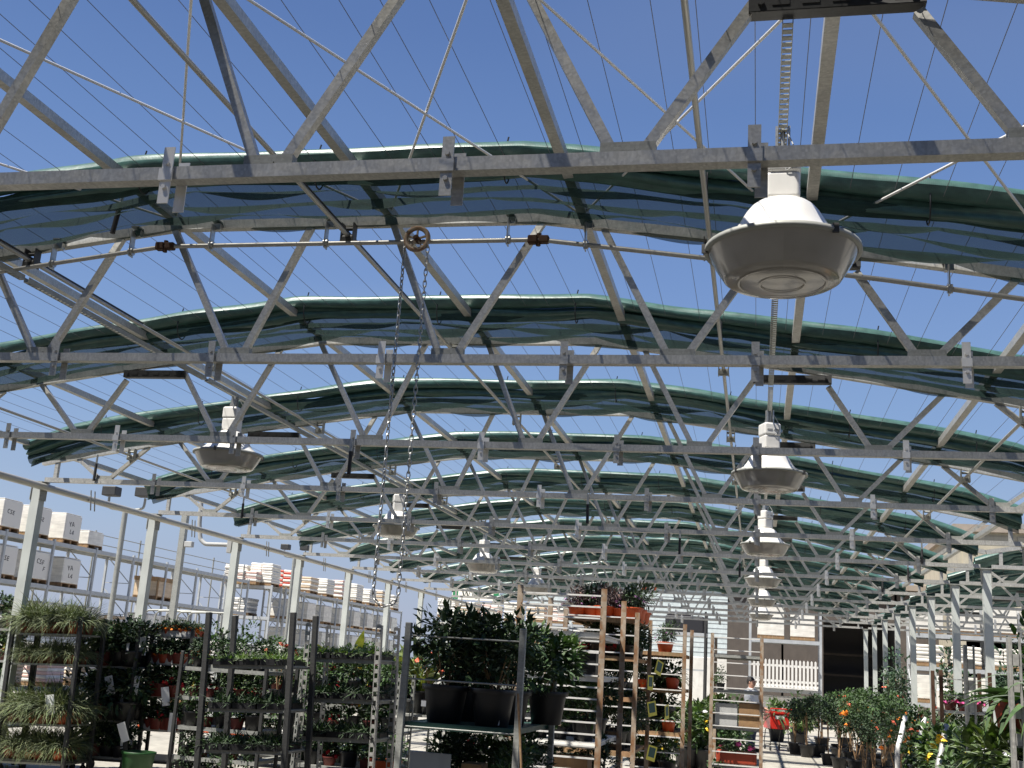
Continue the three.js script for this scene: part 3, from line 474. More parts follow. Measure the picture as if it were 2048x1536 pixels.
trolley('seedling_trolley', 'seedling trolley with perforated bright posts, left of the black-potted shrubs', -4.30, -3.52, -10.8, .56, 1.96, [1.63, 1.25, .89, .3], { tilt: .03, postW: .05, slots: true, postMat: M.galv, thin: .04 });
for (const [y, w, m] of [[1.63, 'top', M.leafLight], [1.25, 'second', M.leafDark], [.89, 'third', M.leafDark]]) for (const [zz, r] of [[-10.92, 'front'], [-11.2, 'rear']]) trayRow(-4.26, -3.56, y, zz, 3, r + ' seedling tray, ' + w + ' shelf of the perforated-post trolley', 300 + Math.round(y * 100) + Math.round(-zz * 10), m, .03, -3.91, .26, y > 1.5 ? .09 : .13);  // same here: lower trays get darker leaves in place of shelf shade
trolley('seedling_trolley', 'shaded trolley standing behind the two seedling trolleys', -5.1, -3.9, -12.6, .56, 1.5, [1.22, .85, .45], { slots: true, postMat: M.galvDull });
for (const [y, w] of [[1.22, 'top'], [.85, 'middle'], [.45, 'bottom']]) shelfRow(['leafyMid', 'crimson', 'leafyYellow', 'dark2'], 'leafy_plant', 'potted plant', -5.05, -3.95, y, -12.8, 5, 'plant on the ' + w + ' shelf of the trolley behind the seedlings', 'plants on the shaded trolley', .95);
put('hang', 'orange_tub', 'planter', [-3.78, .45, -11.9], 0, 'large orange pot seen between the shelves of the seedling trolleys', undefined, 1.25);
// tall leafy plants further back on the left
for (const [x, z, k, l] of [[-5.75, -16.2, 'palm', 'broad yellow-green canna leaves rising left of the hand chain'], [-5.1, -16.4, 'palm', 'broad yellow-green canna leaves rising right of the hand chain'], [-4.7, -16.1, 'palm', 'broad canna leaves beside the black-potted shrubs']]) put(k, 'canna_plant', 'plant', [x, .95, z], x * 3, l, undefined, 1.2);
trolley('plant_bench', 'long low bench carrying the canna and yellow-flowered plants', -6.9, -4.2, -15.6, 1.1, .95, [.94, .35], { category: 'bench', postMat: M.galvDull });
for (let k = 0; k < 7; k++) put(k % 3 === 1 ? 'leafyYellow' : k % 3 ? 'leafyMid' : 'rose', 'leafy_plant', 'potted plant', [-6.75 + k * .38, .941, -15.85 - (k % 2) * .2], k, 'flowering leafy plant on the low canna bench, ' + (nth[k] || 'rightmost'), 'plants on the low bench', k % 3 ? 1.2 : .9);
for (const [x, z, k] of [[-8.2, -18.5, 0], [-7.6, -18.9, 1], [-7.0, -18.6, 2], [-6.4, -19.2, 3], [-9.0, -19.1, 4], [-8.6, -20, 5], [-5.8, -19.4, 6]]) put(k % 2 ? 'rose' : 'leafy', 'leafy_shrub', 'shrub', [x, k % 2 ? 0 : .55, z], k, 'sunlit leafy shrub, left side, ' + ['behind the leafy trolley', 'behind the marigold trolley', 'behind the near seedling trolley post', 'beside a pale column', 'behind the grass trolley', 'behind the grass trolley and further back', 'behind the canna bench'][k], 'sunlit shrubs behind the left trolleys', 1.5);
trolley('plant_bench', 'low bench of sunlit shrubs behind the left trolleys', -9.3, -5.5, -18.2, 1.4, .55, [.545], { category: 'bench', postMat: M.galvDull });
for (let k = 0; k < 4; k++) solo('timber_sleeper', 'orange timber length lying on the paving behind the grass trolley, ' + nth[k], 'timber', rbox(.9, .09, .16, .01), M.terracottaB, [-11.6 + k * 1.05, .05, -21.6 - (k % 2) * .5], 'timber lengths on the paving');
// black-potted shrub rack in the centre
trolley('shrub_rack', 'near central rack carrying large black-potted shrubs', -2.45, -1.61, -8.0, 1.38, 1.92, [1.235, .62, .2], { postW: .045, postMat: M.galvDull, rails: [1.83, 1.53, 1.205], shelfMat: M.greenMesh, thin: .045, category: 'rack' });
[[-2.21, -8.26, 'left pot in the front row'], [-1.85, -8.24, 'right pot in the front row'], [-2.2, -8.72, 'left pot in the middle row'], [-1.83, -8.74, 'right pot in the middle row'], [-2.18, -9.15, 'left pot in the back row'], [-1.62, -9.16, 'right pot in the back row']].forEach(([x, z, w], k) => put(k > 3 ? 'shrubLit' : 'shrub', 'black_potted_shrub', 'shrub', [x, 1.236, z], k * 2.1, 'dark shrub on the central rack, ' + w, 'shrubs on the central rack', [.94, .92, .9, .88, .86, .9][k]));
for (const [x, y, z, ry] of [[-2.16, 1.40, -8.145, 0], [-2.35, 1.36, -8.19, -.6], [-1.80, 1.27, -8.14, .1]]) { const m = solo('pot_sticker', 'small white price sticker on a black pot of the central rack, ' + (x < -2.3 ? 'left side' : x < -2 ? 'upper middle' : 'lower right'), 'sticker', box(.055, .04, .0015), M.label, [x, y, z]); m.rotation.y = ry; }
solo('grey_sheet', 'pale grey sheet standing on the lower shelf of the central rack', 'sheet', rbox(.30, .40, .02, .004), M.grey, [-2.26, .83, -8.16]);
solo('cardboard_box', 'upright brown carton on the lower shelf of the central rack', 'box', rbox(.15, .34, .2, .006), M.card, [-1.98, .80, -8.35]);
shelfRow(['pink', 'leafyMid'], 'small_plant', 'potted plant', -1.9, -1.64, .621, -8.3, 2, 'small plant low on the central rack', undefined, .9);
shelfRow(['shrub', 'dark2', 'shrubLit'], 'low_shrub', 'shrub', -2.4, -1.66, .621, -8.75, 3, 'dark shrub on the lower shelf of the central rack, middle row', 'low shrubs on the central rack', .62);
shelfRow(['shrub', 'shrubLit', 'shrub'], 'low_shrub', 'shrub', -2.4, -1.66, .621, -9.15, 3, 'dark shrub on the lower shelf of the central rack, back row', 'low shrubs on the central rack', .62);
shelfRow(['shrub', 'shrub', 'shrub'], 'low_shrub', 'shrub', -2.4, -1.66, .201, -8.7, 3, 'dark shrub on the lowest tray of the central rack', 'low shrubs on the central rack', .5);
solo('black_crate', 'wide low black crate under the right shrubs of the rusty rack', 'crate', rbox(.66, .26, .5, .02), M.black, [-1.74, .33, -10.75]);
shelfRow(['shrub', 'dark2', 'shrub'], 'shelf_plant', 'potted plant', -2.08, -1.4, .551, -11.1, 3, 'dark plant behind the cartons of the rusty rack', undefined, .6);
shelfRow(['shrub', 'shrubLit', 'shrub'], 'shelf_plant', 'potted plant', -2.08, -1.4, 1.051, -11.3, 3, 'dark plant at the back of the third shelf of the rusty rack', undefined, .62);
// a second row of trolleys, deep in shade behind the first
[[-6.75, -5.65, -12.9, 'behind the gap left of the seedling trolleys'], [-5.55, -4.45, -13.6, 'second behind the seedling trolleys'], [-4.6, -3.5, -17.4, 'far behind the perforated-post trolley'], [-3.4, -2.35, -15.4, 'behind the central shrub rack'], [-3.45, -2.4, -18.6, 'far behind the central shrub rack'], [-7.4, -6.3, -16.4, 'behind the marigold trolley']].forEach(([x0, x1, z, w], q) => {
  trolley('plant_trolley', 'dark shelved trolley packed with low plants, ' + w, x0, x1, z, .56, 1.6, [1.42, 1.08, .74, .4, .18], { postMat: M.steelDark, postW: .04, thin: .045, group: 'second row of trolleys' });
  [1.42, 1.08, .74, .4, .18].forEach((y, j) => { shelfRow([['dark', 'leafyMid'], ['dark2', 'crimson', 'dark'], ['leafyMid', 'dark2'], ['dark', 'lowDark']][(q + j) % 4], 'shelf_plant', 'potted plant', x0 + .06, x1 - .06, y + .001, z - .14, 5, 'plant on shelf ' + ['one', 'two', 'three', 'four', 'five'][j] + ', trolley ' + w, 'plants on the second row of trolleys', [.9, .95, .95, .9, .75][j]); });
});
solo('plant_stake', 'bent pale stake leaning on the right post of the central rack', 'stake', tube([V(0, 0, 0), V(.045, .3, 0), V(.03, .52, 0), V(-.012, .86, -.02)], .009, 6), M.wood, [-1.60, .62, -7.93]);
// ladder-sided racks
const ladderOpt = { ladder: true, backRungs: false, postMat: M.rust, postW: .052, category: 'rack', shelfMat: M.whitePaint, thin: .05 };
trolley('ladder_rack', 'tall rusty ladder-sided rack right behind the black-potted shrubs', -2.12, -1.35, -10.3, 1.6, 2.39, [2.0, 1.62, 1.05, .55], ladderOpt);
trolley('ladder_rack', 'tall ladder-sided rack topped with heather in orange pots', -2.2, -1.36, -13.4, 1.7, 2.36, [2.28, 1.85, 1.4, .8], { ...ladderOpt, rungStep: .2, shelfMat: M.wood });
trolley('ladder_rack', 'ladder-sided rack holding a single orange pot, behind the heather rack', -1.75, -.95, -15.7, 1.7, 2.36, [1.98, 1.5, .95, .4], { ...ladderOpt, rungStep: .2, shelfMat: M.wood });
trolley('ladder_rack', 'open ladder-sided rack of cartons and planters beside the white-shirted person', -.69, .07, -18.5, 1.6, 2.38, [2.06, 1.52, .98, .42], { ...ladderOpt, rungStep: .19, shelfMat: M.galvDull });
for (const [zz, row] of [[-13.58, 'front'], [-14.0, 'middle'], [-14.6, 'back']]) for (let k = 0; k < 5; k++) put(k % 3 === 1 ? 'heatherG' : 'heather', 'heather_plant', 'potted heather', [-2.1 + k * .165, 2.281, zz - (k % 2) * .05], k * 2, 'orange-potted heather atop the heather rack, ' + row + ' row, ' + nth[k], 'heathers on the heather rack', 1.35 + .1 * Math.sin(k * 4 + zz));
for (const [y, k, w] of [[1.85, 'crimson', 'second'], [1.4, 'shrubLit', 'third'], [.8, 'shrub', 'lowest']]) for (const [zz, r] of [[-13.8, 'front'], [-14.4, 'middle'], [-14.9, 'back']]) shelfRow([k, k === 'crimson' ? 'dark' : 'shrub'], 'shelf_plant', 'potted plant', -2.12, -1.43, y + .001, zz, k === 'crimson' ? 4 : 2, 'plant in the ' + r + ' of the ' + w + ' shelf of the heather rack', 'plants on the heather rack', k === 'crimson' ? 1.1 : y > 1 ? .62 : .8);
put('heatherG', 'orange_pot_plant', 'potted plant', [-1.22, 1.981, -15.85], 1, 'green plant in a bright orange pot standing alone on a rack shelf', undefined, 1.35);
for (const [x, y, z, k] of [[-1.5, 1.501, -16.3, 'dark'], [-1.3, .951, -16.5, 'shrub'], [-1.35, .401, -16.5, 'shrub'], [-1.5, 1.501, -15.95, 'heatherG'], [-1.12, 1.501, -16, 'strap'], [-1.55, .951, -15.95, 'leafyMid'], [-1.15, .951, -15.9, 'strap2'], [-1.55, .401, -15.95, 'white'], [-1.15, .401, -15.9, 'leafyYellow']]) put(k, 'shelf_plant', 'potted plant', [x, y, z], x * 9, 'plant below the single orange pot, ' + (y > 1.4 ? 'second' : y > .9 ? 'third' : 'lowest') + ' shelf, ' + (z < -16.2 ? 'at the back' : x < -1.4 ? 'left side' : 'right side'), undefined, 1.1);
shelfRow(['shrubLit', 'leafyMid', 'shrubLit'], 'shelf_plant', 'potted plant', -2.05, -1.42, 1.051, -10.6, 3, 'leafy plant on the third shelf of the rusty rack', undefined, .62);
solo('black_crate', 'black plastic crate on the second shelf of the rusty rack', 'crate', [box(.62, .012, .4, 0, .006, 0), box(.62, .2, .012, 0, .1, .2), box(.62, .2, .012, 0, .1, -.2), box(.012, .2, .4, -.31, .1, 0), box(.012, .2, .4, .31, .1, 0)], M.black, [-1.73, 1.621, -10.6]);
solo('cardboard_box', 'brown carton on the lowest shelf of the rusty rack', 'box', rbox(.3, .36, .3, .006), M.card, [-1.6, .74, -10.55]);
solo('cardboard_box', 'greyish carton beside the brown one on the rusty rack', 'box', rbox(.3, .34, .3, .006), M.grey, [-1.93, .73, -10.55]);
// yellow and white care cards hung on the racks
reseed(77);
[[-1.16, 1.76, -14.2], [-1.24, 1.58, -14.0], [-1.22, 1.28, -14.1], [-1.08, 1.24, -14.6], [-1.2, .78, -14.0]].forEach(([x, y, z], k) => { const t = thing('care_card', 'yellow-edged care card hanging beside the heather racks, ' + ord[k] + ' down', 'card', [x, y, z], rr(.7, 1.35), 'care cards on the racks'); t.rotation.z = rr(-.35, .3); part('card', box(.13, .17, .003), M.labelYellow, t); part('picture', box(.09, .11, .0015, 0, .01, .0025), M.greenMesh, t); });
[[-7.98, 1.62, -14.1, 0], [-8.25, 1.1, -13.9, .2], [-7.95, 1.12, -14.0, -.15], [-7.85, .55, -13.7, .3], [-8.55, .85, -13.1, .1], [-7.45, .68, -14.2, -.1], [-7.6, 1.0, -14.2, .1]].forEach(([x, y, z, r], k) => { const m = solo('info_card', 'pale printed info card hanging among the left trolleys, ' + ord[k] + ' of seven', 'card', box(.10, .24, .002), M.label, [x, y, z], 'info cards on the left trolleys'); m.rotation.z = r + .1; m.rotation.y = .3; });
// contents of the open ladder rack
solo('carton', 'pale printed carton on the third shelf of the open ladder rack', 'box', rbox(.34, .34, .5, .008), M.grey, [-.46, 1.151, -18.85]);
solo('carton', 'plain brown-grey carton beside the pale one on the open ladder rack', 'box', rbox(.34, .36, .5, .008), M.card, [-.1, 1.161, -18.85]);
put('leafyMid', 'small_plant', 'potted plant', [-.56, 1.521, -18.8], 0, 'green plant on the second shelf of the open ladder rack', undefined, .6);
put('white', 'small_plant', 'potted plant', [-.62, .981, -18.9], 0, 'white-flowered plant in the corner of the open ladder rack');
{ const t = thing('trough_planter', 'dark red trough planter with pink flowers on the lowest shelf of the open ladder rack', 'planter', [-.3, .42, -18.8]); part('trough', [rbox(.62, .2, .22, .03, 0, .1, 0)], M.terracotta, t); part('foliage', bushGeo(260, .28, .07, .22, .03, .045, 88), M.leafMid, t); addFlowers(t, 8, flwM, M.pink, .26, .06, .25, 89, 0); }
put('hang', 'orange_tub', 'planter', [-.6, .16, -18.7], 0, 'orange pot on the floor tray of the open ladder rack', undefined, .9);
// ---------------------------------------------------------------- right-hand foreground
{
  trolley('plant_trolley', 'near galvanised trolley with perforated post at the right edge', .825, 1.6, -4.17, .85, 1.855, [1.52, 1.20, .8], { slots: true, postMat: M.galv, postW: .036, thin: .026 });
  for (const [x, y, z, k, l, s] of [[.905, 1.521, -4.5, 'strap', 'strap-leaved plant in a terracotta pot left of the right-hand post', .86], [.96, 1.521, -4.27, 'strap2', 'strap-leaved plant in an orange pot right of the perforated post', .9], [1.04, 1.521, -4.62, 'leafyMid', 'bushy plant behind the orange pot on the right trolley', .7], [1.15, 1.521, -4.35, 'crimson', 'red-flowered plant at the right edge of the view', 1.05],
    [.895, 1.201, -4.34, 'white', 'white-flowered leafy plant under the strap-leaved pot, front', .8], [.88, 1.201, -4.7, 'white', 'white-flowered leafy plant under the strap-leaved pot, behind', .8], [1.1, 1.201, -4.43, 'leafyMid', 'leafy plant low on the right trolley', .8]]) put(k, 'potted_plant', 'potted plant', [x, y, z], x * 7, l, undefined, s);
}
// bench with leafy plants
trolley('plant_bench', 'slatted bench crowded with leafy plants at lower right', 1.35, 2.7, -9.0, 3.4, .78, [.77, .3], { category: 'bench', postMat: M.galvDull, shelfMat: M.wood });
reseed(123);
for (let a = 0; a < 4; a++) for (let b = 0; b < 6; b++) { const k = ['leafyMid', 'leafyYellow', 'leafy', 'dark2'][(a * 3 + b * 5) % 4]; put(k, 'leafy_plant', 'potted plant', [1.5 + a * .33 + rr(-.05, .05), .771, -9.3 - b * .55 + rr(-.08, .08)], rr(0, 6), 'leafy plant on the slatted bench, row ' + ['nearest', 'second', 'third', 'fourth', 'fifth', 'farthest'][b] + ', ' + nth[a], 'leafy plants on the slatted bench', rr(.95, 1.25)); }
for (const [x, z, k] of [[1.32, -11.9, 0], [1.50, -11.9, 1], [1.36, -9.6, 2]]) {
  const t = thing('tube_cart', (k === 2 ? 'dull grey' : 'white') + ' bent-tube cart at lower right, ' + ['leftmost', 'middle', 'nearest'][k], 'cart', [x, 0, z], 0, 'bent cart handles');
  part('tube', tube([V(0, .16, 0), V(0, .6, 0), V(0, 1.1, 0), V(.03, 1.2, -.06), V(.11, 1.42, -.28)], .024, 10, 30, .3), k === 2 ? M.galv : M.whitePaint, t); part('base_plate', box(.3, .02, .5, .1, .15, -.1), M.galvDull, t);
  for (const q of [-.2, .2]) part('wheel', rod(V(.0, .07, q - .1), V(.04, .07, q - .1), .07, 14), M.rubber, t);
}
// flower trolley with rails further back
trolley('plant_trolley', 'trolley with grey rails, white sacks and pink flowers near the right columns', 2.55, 3.2, -17.5, .8, 2.0, [1.45, 1.05, .5], { postW: .05, postMat: M.rustDark, rails: [1.88, 1.66, 1.42], shelfMat: M.galvDull });
shelfRow(['pink'], 'pink_flowers', 'potted plant', 2.62, 3.15, 1.451, -17.8, 3, 'pink flowers on the railed trolley by the right columns', undefined, 1.1);
solo('white_sack', 'upright white sack standing on the railed trolley', 'sack', rbox(.2, .3, .12, .04), M.sack, [2.66, 1.60, -18.05]);
shelfRow(['leafyYellow', 'leafyMid'], 'leafy_plant', 'potted plant', 2.62, 3.15, 1.051, -17.8, 2, 'leafy plant on the lower shelf of the railed trolley', undefined, .8);
// roses and pot shrubs on the paving
reseed(321);
const roseSpots = [[1.55, -27.2, 'tree', 1], [1.95, -24.6, 'roseOr', 1.15], [2.35, -23.4, 'rose', 1.1], [2.75, -24.4, 'roseOr', 1.1], [2.05, -27.4, 'rose', 1.2], [2.5, -27.0, 'roseOr', 1.2], [3.0, -26.6, 'rose', 1.15], [1.2, -29.6, 'roseDark', 1.1], [.95, -30.4, 'roseDark', 1.05], [1.5, -30.2, 'roseDark', 1.1], [2.0, -30.4, 'rose', 1.2], [2.6, -30.6, 'roseOr', 1.25], [3.2, -30.2, 'roseOr', 1.25], [1.75, -33.5, 'roseDark', 1.2], [2.4, -34, 'rose', 1.3], [3.0, -33.6, 'roseOr', 1.3], [1.85, -21.6, 'roseDark', .95], [2.3, -20.6, 'roseOr', .9], [2.7, -21.2, 'rose', .95], [1.15, -34.5, 'leafy', 2.1], [.6, -36.5, 'leafy', 2.3], [1.3, -37.5, 'leafyMid', 2.4], [2.1, -22.8, 'roseDark', 1.0], [1.7, -25.8, 'roseDark', 1.0], [2.15, -26.0, 'roseOr', 1.1], [2.6, -25.6, 'roseDark', 1.1], [3.1, -24.2, 'rose', 1.1], [3.1, -22.2, 'roseOr', 1.0], [2.55, -29, 'roseDark', 1.2], [1.9, -29.0, 'roseDark', 1.15], [3.05, -28.4, 'rose', 1.2]];
roseSpots.forEach(([x, z, k, s], i) => put(k, k.startsWith('leaf') ? 'leafy_shrub' : k === 'tree' ? 'standard_rose' : 'rose_bush', k.startsWith('leaf') ? 'shrub' : 'rose bush', [x, 0, z], rr(0, 6), k === 'tree' ? 'dark-crowned standard rose alone in a black pot on the striped paving' : { rose: 'coral-flowered rose bush', roseOr: 'orange-flowered rose bush', roseDark: 'dark flowerless rose bush', leafy: 'pale green shrub', leafyMid: 'green shrub' }[k] + ' on the right-hand paving, ' + (z > -22 ? 'nearest row' : z > -25.5 ? 'second row' : z > -28 ? 'third row' : z > -32 ? 'fourth row' : 'farthest row') + ', ' + (x < 1.0 ? 'leftmost' : x < 1.35 ? 'by the red cart' : x < 1.8 ? 'left of centre' : x < 2.2 ? 'centre' : x < 2.55 ? 'right of centre' : x < 2.8 ? 'right end' : 'beside the columns'), 'roses on the paving', k.startsWith('leaf') ? s : k === 'tree' ? 1 : s * 1.22));
for (const [x, z, k] of [[3.55, Z(10) + .35, 0], [3.7, Z(11) + .3, 1], [3.9, Z(8) + .4, 2], [4.5, Z(7), 3]]) put('vine', 'climbing_plant', 'climber', [x, 0, z], k, 'blue-green climber with coral flowers by a right-hand column, ' + ['second from the back', 'farthest', 'second from the front', 'nearest'][k], 'climbers by the right columns', 1.45);
for (let k = 0; k < 9; k++) put(['leafy', 'leafyYellow', 'leafyMid'][k % 3], 'leafy_shrub', 'shrub', [-1.3 + (k % 3) * .35, .0, -23 - Math.floor(k / 3) * 3], k, 'yellow-green shrub on the paving behind the open ladder rack, ' + ['near', 'middle', 'far'][Math.floor(k / 3)] + ' row, ' + nth[k % 3], 'shrubs behind the open ladder rack', 2.2);
// red shopping cart
{
  const t = thing('shopping_cart', 'red plastic shopping cart with a plant inside, on the paving', 'cart', [.50, 0, -31.6], .25);
  const sh = (w0, w1, h, d) => { const g = []; const q = (a, b) => g.push(bar(a, b, .02, .02)); return g; };
  const basket = part('basket', [bar(V(-.24, .95, .35), V(.24, .95, .35), .045, .04), bar(V(-.24, .95, -.35), V(.24, .95, -.35), .045, .04), bar(V(-.26, .95, -.37), V(-.26, .95, .37), .045, .04), bar(V(.26, .95, -.37), V(.26, .95, .37), .045, .04), box(.44, .02, .62, 0, .55, 0)], M.red, t);
  for (const s of [-1, 1]) { const p = part('side_panel', [box(.02, .40, .68, s * .235, .75, 0)], M.red, t); p.rotation.z = 0; }
  part('front_panel', box(.47, .40, .02, 0, .75, .335), M.red, t); part('back_panel', box(.47, .40, .02, 0, .75, -.335), M.red, t);
  part('advert_plate', box(.24, .09, .006, 0, .84, .35), M.label, t);
  part('handle', [rod(V(-.28, 1.05, .48), V(.28, 1.05, .48), .017, 10), bar(V(-.26, .95, .36), V(-.27, 1.05, .48), .03, .02), bar(V(.26, .95, .36), V(.27, 1.05, .48), .03, .02)], M.red, t);
  part('frame', [tube([V(-.22, .55, .30), V(-.24, .2, .34), V(-.24, .14, .3), V(-.2, .14, -.4), V(-.2, .5, -.3)], .012, 8), tube([V(.22, .55, .30), V(.24, .2, .34), V(.24, .14, .3), V(.2, .14, -.4), V(.2, .5, -.3)], .012, 8), rod(V(-.24, .15, .2), V(.24, .15, .2), .01, 6), rod(V(-.2, .15, -.3), V(.2, .15, -.3), .01, 6)], M.steelDark, t);
  for (const [x, z] of [[-.23, .3], [.23, .3], [-.19, -.4], [.19, -.4]]) part('wheel', rod(V(x - .015, .06, z), V(x + .015, .06, z), .06, 14), M.rubber, t);
  put('strap', 'cart_plant', 'potted plant', [.47, .57, -31.55], 1, 'leafy red-stemmed plant riding in the red shopping cart', undefined, 2);
}
// person in a white shirt
{
  const t = thing('person', 'person in a white t-shirt with dark hair, standing side-on behind the open ladder rack', 'person', [-.14, 0, -30.2], 1.15);
  const capsule = (p, a, b, ra, rb) => { const ab = b.clone().sub(a), h = Math.max(0, Math.min(1, p.clone().sub(a).dot(ab) / ab.lengthSq())); return p.distanceTo(a.clone().addScaledVector(ab, h)) - (ra + (rb - ra) * h); };
  const smin = (a, b, k) => { const h = Math.max(k - Math.abs(a - b), 0) / k; return Math.min(a, b) - h * h * k * .25; };
  const ell = (p, c, r) => { const q = p.clone().sub(c).divide(r), l = q.length(); return (l - 1) * Math.min(r.x, r.y, r.z); };
  function field(fn, c, half, res) {
    const mc = new MarchingCubes(res, M.skin, false, false, 120000); mc.isolation = 0; const s2 = res, p = V(0, 0, 0);
    for (let k = 0; k < s2; k++) for (let j = 0; j < s2; j++) for (let i = 0; i < s2; i++) { p.set(c.x + (i - s2 / 2) / (s2 / 2) * half, c.y + (j - s2 / 2) / (s2 / 2) * half, c.z + (k - s2 / 2) / (s2 / 2) * half); mc.field[i + j * s2 + k * s2 * s2] = -fn(p); }
    mc.update(); const n = mc.count, g = new THREE.BufferGeometry(), P = new Float32Array(n * 3);
    for (let i = 0; i < n; i++) { P[3 * i] = mc.positionArray[3 * i] * half + c.x; P[3 * i + 1] = mc.positionArray[3 * i + 1] * half + c.y; P[3 * i + 2] = mc.positionArray[3 * i + 2] * half + c.z; }
    g.setAttribute('position', new THREE.BufferAttribute(P, 3)); let m = mergeVertices(g, 1e-4); m.computeVertexNormals(); m = m.toNonIndexed(); m.setAttribute('uv', new THREE.BufferAttribute(new Float32Array(m.attributes.position.count * 2), 2)); return m;
  }
  // faces +z; arms bent forward to the cart
  const J = { hip: V(0, .95, 0), chest: V(0, 1.32, 0), neck: V(0, 1.50, .0), head: V(0, 1.66, .03), sl: V(-.19, 1.43, 0), sr: V(.19, 1.43, 0), el: V(-.26, 1.15, .02), er: V(.26, 1.15, .02), wl: V(-.22, 1.05, .26), wr: V(.22, 1.05, .26), hl: V(-.09, .93, 0), hr: V(.09, .93, 0), kl: V(-.1, .5, .02), kr: V(.1, .5, .03), al: V(-.1, .08, -.02), ar: V(.1, .08, .0) };
  const arms = (p) => Math.min(...[['sl', 'el', 'wl'], ['sr', 'er', 'wr']].map(([a, b, c]) => { let d = smin(capsule(p, J[a], J[b], .055, .042), capsule(p, J[b], J[c], .042, .03), .04); const w = J[c]; const f = V(0, -.02, .075); d = smin(d, capsule(p, w, w.clone().addScaledVector(f, .9), .03, .036), .03); for (let k = 0; k < 4; k++) { const o = w.clone().add(V((k - 1.5) * .019, -.02, .075)); d = Math.min(d, smin(capsule(p, o, o.clone().add(V(0, -.01, .045)), .0105, .0095), capsule(p, o.clone().add(V(0, -.01, .045)), o.clone().add(V(0, -.045, .055)), .0095, .0085), .01)); } const th = w.clone().add(V(a === 'sl' ? .03 : -.03, 0, .03)); d = smin(d, capsule(p, th, th.clone().add(V(a === 'sl' ? .035 : -.035, -.015, .045)), .013, .010), .015); return d; }));
  const torso = (p) => smin(smin(ell(p, V(0, 1.33, -.005), V(.185, .22, .115)), ell(p, V(0, 1.05, .0), V(.165, .20, .115)), .08), Math.min(capsule(p, V(-.13, 1.44, 0), V(.13, 1.44, 0), .065, .065)), .06);
  const legs = (p) => Math.min(...[['hl', 'kl', 'al'], ['hr', 'kr', 'ar']].map(([a, b, c]) => smin(capsule(p, J[a], J[b], .088, .058), capsule(p, J[b], J[c], .058, .04), .05)));
  const feet = (p) => Math.min(...['al', 'ar'].map((a) => capsule(p, V(J[a].x, .045, J[a].z - .03), V(J[a].x, .04, J[a].z + .16), .044, .036)));
  const headF = (p) => { let d = smin(ell(p, V(0, 1.68, .0), V(.078, .105, .098)), ell(p, V(0, 1.615, .03), V(.058, .07, .07)), .05); d = smin(d, ell(p, V(0, 1.655, .108), V(.014, .026, .02)), .015); d = smin(d, ell(p, V(0, 1.615, .094), V(.025, .009, .012)), .01); d = Math.min(d, ell(p, V(-.081, 1.665, -.005), V(.012, .032, .02)), ell(p, V(.081, 1.665, -.005), V(.012, .032, .02))); for (const s of [-1, 1]) d = Math.max(d, -ell(p, V(s * .032, 1.678, .105), V(.018, .011, .02))); for (const s of [-1, 1]) d = Math.min(d, ell(p, V(s * .032, 1.678, .08), V(.014, .012, .014))); return smin(d, capsule(p, V(0, 1.46, -.01), V(0, 1.6, .0), .055, .05), .04); };
  const body = (p) => smin(smin(smin(torso(p), arms(p), .05), legs(p), .05), Math.min(headF(p), feet(p)), .03);
  part('body', merge([field((p) => Math.max(body(p), p.y - 1.535), V(0, .78, .05), .84, 96), field((p) => Math.max(headF(p), 1.525 - p.y), V(0, 1.66, .02), .16, 64)]), M.skin, t);
  part('t_shirt', field((p) => { let d = smin(torso(p), Math.min(capsule(p, J.sl, J.sl.clone().lerp(J.el, .72), .072, .066), capsule(p, J.sr, J.sr.clone().lerp(J.er, .72), .072, .066)), .05) - .014 - .006 * Math.sin(p.y * 34 + p.x * 20); d = Math.max(d, .92 - p.y); return Math.max(d, p.y - 1.505 - .02 * Math.abs(p.x) / .1); }, V(0, 1.22, 0), .36, 72), M.shirt, t);
  part('trousers', field((p) => Math.max(smin(legs(p) - .016, ell(p, V(0, .96, 0), V(.172, .13, .125)), .06), p.y - 1.02, .09 - p.y), V(0, .56, 0), .54, 64), M.jeans, t);
  part('shoes', field((p) => feet(p) - .008, V(0, .08, .05), .26, 40), M.rubber, t);
  part('hair', field((p) => Math.max(ell(p, V(0, 1.695, -.012), V(.088, .112, .108)), (p.z - .045) * .8 - (p.y - 1.70) * .9), V(0, 1.69, 0), .16, 48), M.hair, t);
}
// ---------------------------------------------------------------- pallet racking and loads
function scribble(lines, mat, w = 256) { const c = document.createElement('canvas'); c.width = c.height = w; const x = c.getContext('2d'); x.fillStyle = mat; x.fillRect(0, 0, w, w); x.fillStyle = '#3a3532'; lines.forEach(([s, px, py, size, rot]) => { x.save(); x.translate(px * w, py * w); x.rotate(rot); x.font = 'bold ' + Math.round(size * w) + 'px sans-serif'; x.fillText(s, 0, 0); x.restore(); }); const t = new THREE.CanvasTexture(c); t.colorSpace = THREE.SRGBColorSpace; return t; }
const markMat = [[['CSE', .16, .5, .26, .12]], [['CSF', .2, .42, .28, .15], ['F', .62, .72, .26, .2]], [['YA', .22, .5, .3, -.1], ['L4', .3, .82, .28, .1]]].map((l) => new THREE.MeshPhysicalMaterial({ map: scribble(l, '#d9d4cb'), roughness: .4, clearcoat: .2 }));
function pallet(parent, w, d) { const g = []; for (let k = 0; k < 7; k++) g.push(box(w / 7 - .03, .02, d, -w / 2 + (k + .5) * w / 7, .13, 0)); for (const z of [-.45, 0, .45]) g.push(box(w, .09, .08, 0, .07, z * d)); for (const z of [-.45, 0, .45]) g.push(box(w, .02, .09, 0, .012, z * d)); return part('pallet', g, M.wood, parent); }
